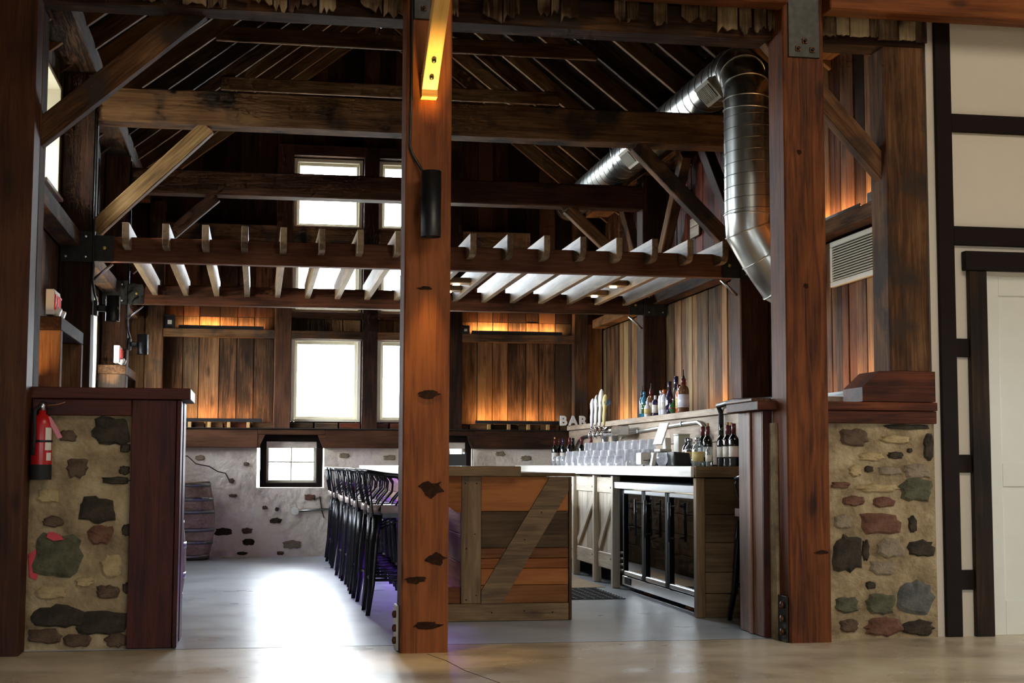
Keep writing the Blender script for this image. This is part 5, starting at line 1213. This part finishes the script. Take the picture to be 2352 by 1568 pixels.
# pink bag
o = prism('pink_bag', [(3.52, ZC), (3.68, ZC), (3.66, ZC + 0.13), (3.58, ZC + 0.18), (3.545, ZC + 0.15)], 10.28, 10.34, 'pinkbox', bevel=0.006); tag(o, 'pink bag tucked beside the wing boards on the counter', 'bag')

# glassware: stemless wine glasses upside down, tall pint glasses stacked in two, tumblers
def shell(prof_out, t=0.0025):
    return prof_out + [(max(r - t, 0), z) for r, z in reversed(prof_out)]
def g_pint(): return lathe_mesh([(0.043, 0), (0.033, 0.145), (0.0, 0.147), (0.0, 0.135), (0.030, 0.135), (0.040, 0)], 'glassware', 18, closed=False)
def g_stemless(): return lathe_mesh([(0.033, 0), (0.043, 0.04), (0.044, 0.06), (0.036, 0.092), (0.02, 0.104), (0, 0.105), (0, 0.100), (0.018, 0.099), (0.033, 0.088), (0.0415, 0.06), (0.0405, 0.04), (0.031, 0)], 'glassware', 18, closed=False)
def g_tumbler(): return lathe_mesh([(0.038, 0), (0.034, 0.09), (0.0, 0.092), (0.0, 0.083), (0.031, 0.083), (0.0355, 0)], 'glassware', 18, closed=False)
def put_glass(kind, fn, label, x, y, z, group):
    me = bmesh_cached('g' + kind, fn); o = bpy.data.objects.new(kind, me); o.location = (x, y, z); COL.objects.link(o); tag(o, label, 'glass', group)
NTH = ['first', 'second', 'third', 'fourth', 'fifth', 'sixth', 'seventh', 'eighth', 'ninth', 'tenth', 'eleventh', 'twelfth', 'thirteenth', 'fourteenth', 'fifteenth']
for i in range(8):
    put_glass('stemless_glass', g_stemless, 'upturned stemless wine glass, %s from the far end, %s row' % (NTH[i // 2], ('front', 'back')[i % 2]), 3.28 + 0.11 * (i % 2), 15.95 - 0.24 * (i // 2) - 0.02 * (i % 2), ZC, 'upturned stemless glasses at the far end of the counter')
for i in range(18):
    row, c = i % 2, i // 2
    put_glass('pint_glass', g_pint, 'upturned beer glass on the back counter, %s from the far end, %s row' % (NTH[c], ('front', 'middle')[row]), 3.20 + 0.11 * row, 14.85 - 0.31 * c - 0.14 * row, ZC, 'beer glasses on the back counter')
for i in range(10):
    put_glass('pint_glass', g_pint, 'upturned beer glass of the rear row, lower of the %s stack from the far end' % NTH[i], 3.42, 14.95 - 0.28 * i, ZC, 'rear beer glasses on the back counter')
    put_glass('stacked_glass', g_pint, 'beer glass stacked on top in the rear row, %s from the far end' % NTH[i], 3.42, 14.95 - 0.28 * i, ZC + 0.09, 'stacked beer glasses on the back counter')
for i in range(6):
    put_glass('tumbler', g_tumbler, 'short tumbler on the counter edge, %s from the far end' % NTH[i], 3.115, 13.9 - 0.3 * i, ZC, 'tumblers along the counter edge')
put_glass('wine_tumbler', lambda: lathe_mesh([(0.0, 0.0), (0.026, 0.002), (0.043, 0.035), (0.046, 0.06), (0.038, 0.108), (0.036, 0.108), (0.0435, 0.06), (0.041, 0.036), (0.025, 0.006), (0, 0.005)], 'glassware', 20, closed=False), 'single stemless glass standing upright before the black printer', 3.20, 11.32, ZC, 'single glass')

# beer tap tower
tt = empty('tap_tower', (3.47, 14.15, ZC), 'steel beer tap tower with four tall handles', 'beer tap')
lathe('column', [(0.055, 0), (0.055, 0.01), (0.036, 0.015), (0.036, 0.30), (0, 0.30)], 'chrome', (3.53, 14.2, ZC), tt, segs=20)
lathe('column', [(0.055, 0), (0.055, 0.01), (0.036, 0.015), (0.036, 0.30), (0, 0.30)], 'chrome', (3.53, 14.62, ZC), tt, segs=20)
box('manifold', 3.485, 3.62, 13.98, 14.72, 1.372, 1.472, 'alu', tt, grain='y', bevel=0.008)
tube('manifold_front', [(3.48, 13.98, 1.422), (3.48, 14.72, 1.422)], 0.05, 'chrome', tt, segs=16)
for i, (y, hm, sh) in enumerate([(14.08, 'b_amber', 0.96), (14.26, 'white', 1.14), (14.44, 'alu', 1.0), (14.62, 'b_white', 0.9)]):
    f = tube('faucet', [(3.44, y, 1.42), (3.38, y, 1.42), (3.365, y, 1.40), (3.355, y, 1.34)], [0.013, 0.013, 0.012, 0.008], 'chrome', tt, segs=10)
    tube('faucet_stem', [(3.385, y, 1.43), (3.385, y, 1.475)], 0.009, 'chrome', f, segs=8)
    h = lathe('tap_handle', [(0, 0), (0.014, 0), (0.017, 0.02), (0.024, 0.10), (0.021, 0.16), (0.03, 0.21), (0.034, 0.26), (0.024, 0.30), (0.01, 0.32), (0, 0.322)], 'paper_y' if hm == 'b_amber' else hm, (3.385, y, 1.475), tt, segs=14, rot=Euler((0, 0.06, 0)))
    h.scale = (0.8, 1.15, sh)
    lathe('handle_badge', [(0, 0), (0.033, 0), (0.033, 0.014), (0, 0.014)], 'b_blue' if i == 0 else 'white', (3.415, y - 0.02, 1.70), tt, segs=10, rot=Euler((PI / 2, 0, 0)), smooth=False)

# till: tablet on a stand, printer, card reader, towel box, jug
tb = empty('tablet_till', (3.44, 12.05, ZC), 'white tablet till tilted on its stand, screen glow standing for a window reflection', 'tablet')
box('stand_base', 3.36, 3.52, 11.95, 12.15, ZC, ZC + 0.02, 'white', tb)
beam('stand_arm', (3.45, 12.05, ZC + 0.02), (3.45, 12.05, ZC + 0.24), 0.09, 0.05, 'white', tb, up=(1, 0, 0))
tn_ = Vector((-0.86, -0.25, 0.35)).normalized(); ty = Vector((0.25, -0.86, 0)).normalized(); tz = tn_.cross(ty)
Rt = Matrix((ty, tz, tn_)).transposed().to_4x4()
for nm, d, m, off in (('tablet_body', (0.145, 0.20, 0.012), 'white', 0), ('screen', (0.118, 0.172, 0.003), 'screen', 0.0075)):
    o = bpy.data.objects.new(nm, box_mesh(*d, 0.003, m)); o.matrix_basis = Matrix.Translation(Vector((3.40, 12.05, ZC + 0.275)) + tn_ * off) @ Rt; link(o, tb)
cr_ = empty('cash_drawer', (3.2, 11.9, ZC), 'small silver box with a slot and keyhole among the glasses', 'cash box')
box('drawer_body', 3.17, 3.30, 11.82, 11.98, ZC + 0.008, ZC + 0.112, 'alu', cr_)
box('drawer_front', 3.160, 3.169, 11.82, 11.98, ZC + 0.012, ZC + 0.108, 'grille', cr_)
for a, b in ((3.18, 3.222), (3.244, 3.285)): box('slot', a, b, 11.814, 11.819, ZC + 0.044, ZC + 0.049, 'gap', cr_, bevel=0)
box('face_plate', 3.165, 3.30, 11.8195, 11.8199, ZC + 0.01, ZC + 0.11, 'white', cr_, bevel=0)
box('keyhole', 3.228, 3.238, 11.812, 11.819, ZC + 0.03, ZC + 0.055, 'gap', cr_, bevel=0)
for x in (3.19, 3.28): box('foot', x - 0.01, x + 0.01, 11.84, 11.86, ZC, ZC + 0.007, 'black', cr_)
pt = empty('receipt_printer', (3.3, 11.55, ZC), 'black receipt printer with white side handle beside the silver box', 'printer')
prism('printer_body', [(3.20, ZC + 0.002), (3.36, ZC + 0.002), (3.36, ZC + 0.115), (3.22, ZC + 0.115)], 11.50, 11.72, 'black', pt, bevel=0.006)
prism('side_handle', [(3.165, ZC), (3.195, ZC), (3.215, ZC + 0.115), (3.185, ZC + 0.105)], 11.52, 11.56, 'white', pt, bevel=0.004)
box('paper_cover', 3.24, 3.34, 11.52, 11.70, ZC + 0.117, ZC + 0.14, 'grille', pt)
bx2 = empty('black_speaker', (3.35, 11.2, ZC), 'black box with sloped side behind the upright glass', 'speaker')
prism('case', [(3.27, ZC + 0.002), (3.42, ZC + 0.002), (3.40, ZC + 0.105), (3.27, ZC + 0.115)], 11.22, 11.42, 'black', bx2, bevel=0.005)
box('mesh_panel', 3.28, 3.39, 11.215, 11.219, ZC + 0.015, ZC + 0.095, 'rubber', bx2, bevel=0)
td = empty('towel_box', (3.58, 12.1, ZC), 'pale grey upright box behind the tablet till', 'box')
box('case', 3.54, 3.64, 12.0, 12.15, ZC + 0.001, ZC + 0.26, 'grille', td); box('lid', 3.537, 3.643, 11.997, 12.153, ZC + 0.261, ZC + 0.275, 'grille', td)
# black caddy with papers on the island
cd = empty('menu_caddy', (1.49, 11.0, 1.069), 'black caddy holding paper menus on the island top', 'caddy')
boxes_obj('caddy_body', [(1.40, 1.56, 10.93, 10.94, 1.07, 1.16), (1.40, 1.56, 11.06, 11.07, 1.07, 1.16), (1.40, 1.41, 10.94, 11.06, 1.07, 1.16), (1.55, 1.56, 10.94, 11.06, 1.07, 1.175), (1.41, 1.55, 10.94, 11.06, 1.07, 1.08)], 'black', cd)
for k in range(3): beam('menu', (1.42 + k * 0.012, 11.0, 1.09), (1.40 + k * 0.016, 11.0, 1.22 + 0.01 * k), 0.1, 0.002, 'paper', cd, bevel=0, up=(1, 0, 0))

# BAR letters on the shelf at the far corner
bs = empty('bar_letters', (3.74, 17.1, 1.551), 'white marquee letters spelling BAR on the shelf corner', 'sign')
for ch, x in (('B', 3.615), ('A', 3.735), ('R', 3.855)):
    R = Euler((PI / 2, 0, 0)).to_matrix().to_4x4()
    o = text_mesh('letter', ch, 0.155, 0.018, 0.003, 0.004, 'white', Matrix.Translation((x, 17.12, 1.557)) @ R, bs)
    text_mesh('letter_rim', ch, 0.155, 0.012, 0, 0.010, 'black', Matrix.Translation((x, 17.142, 1.557)) @ R, o)
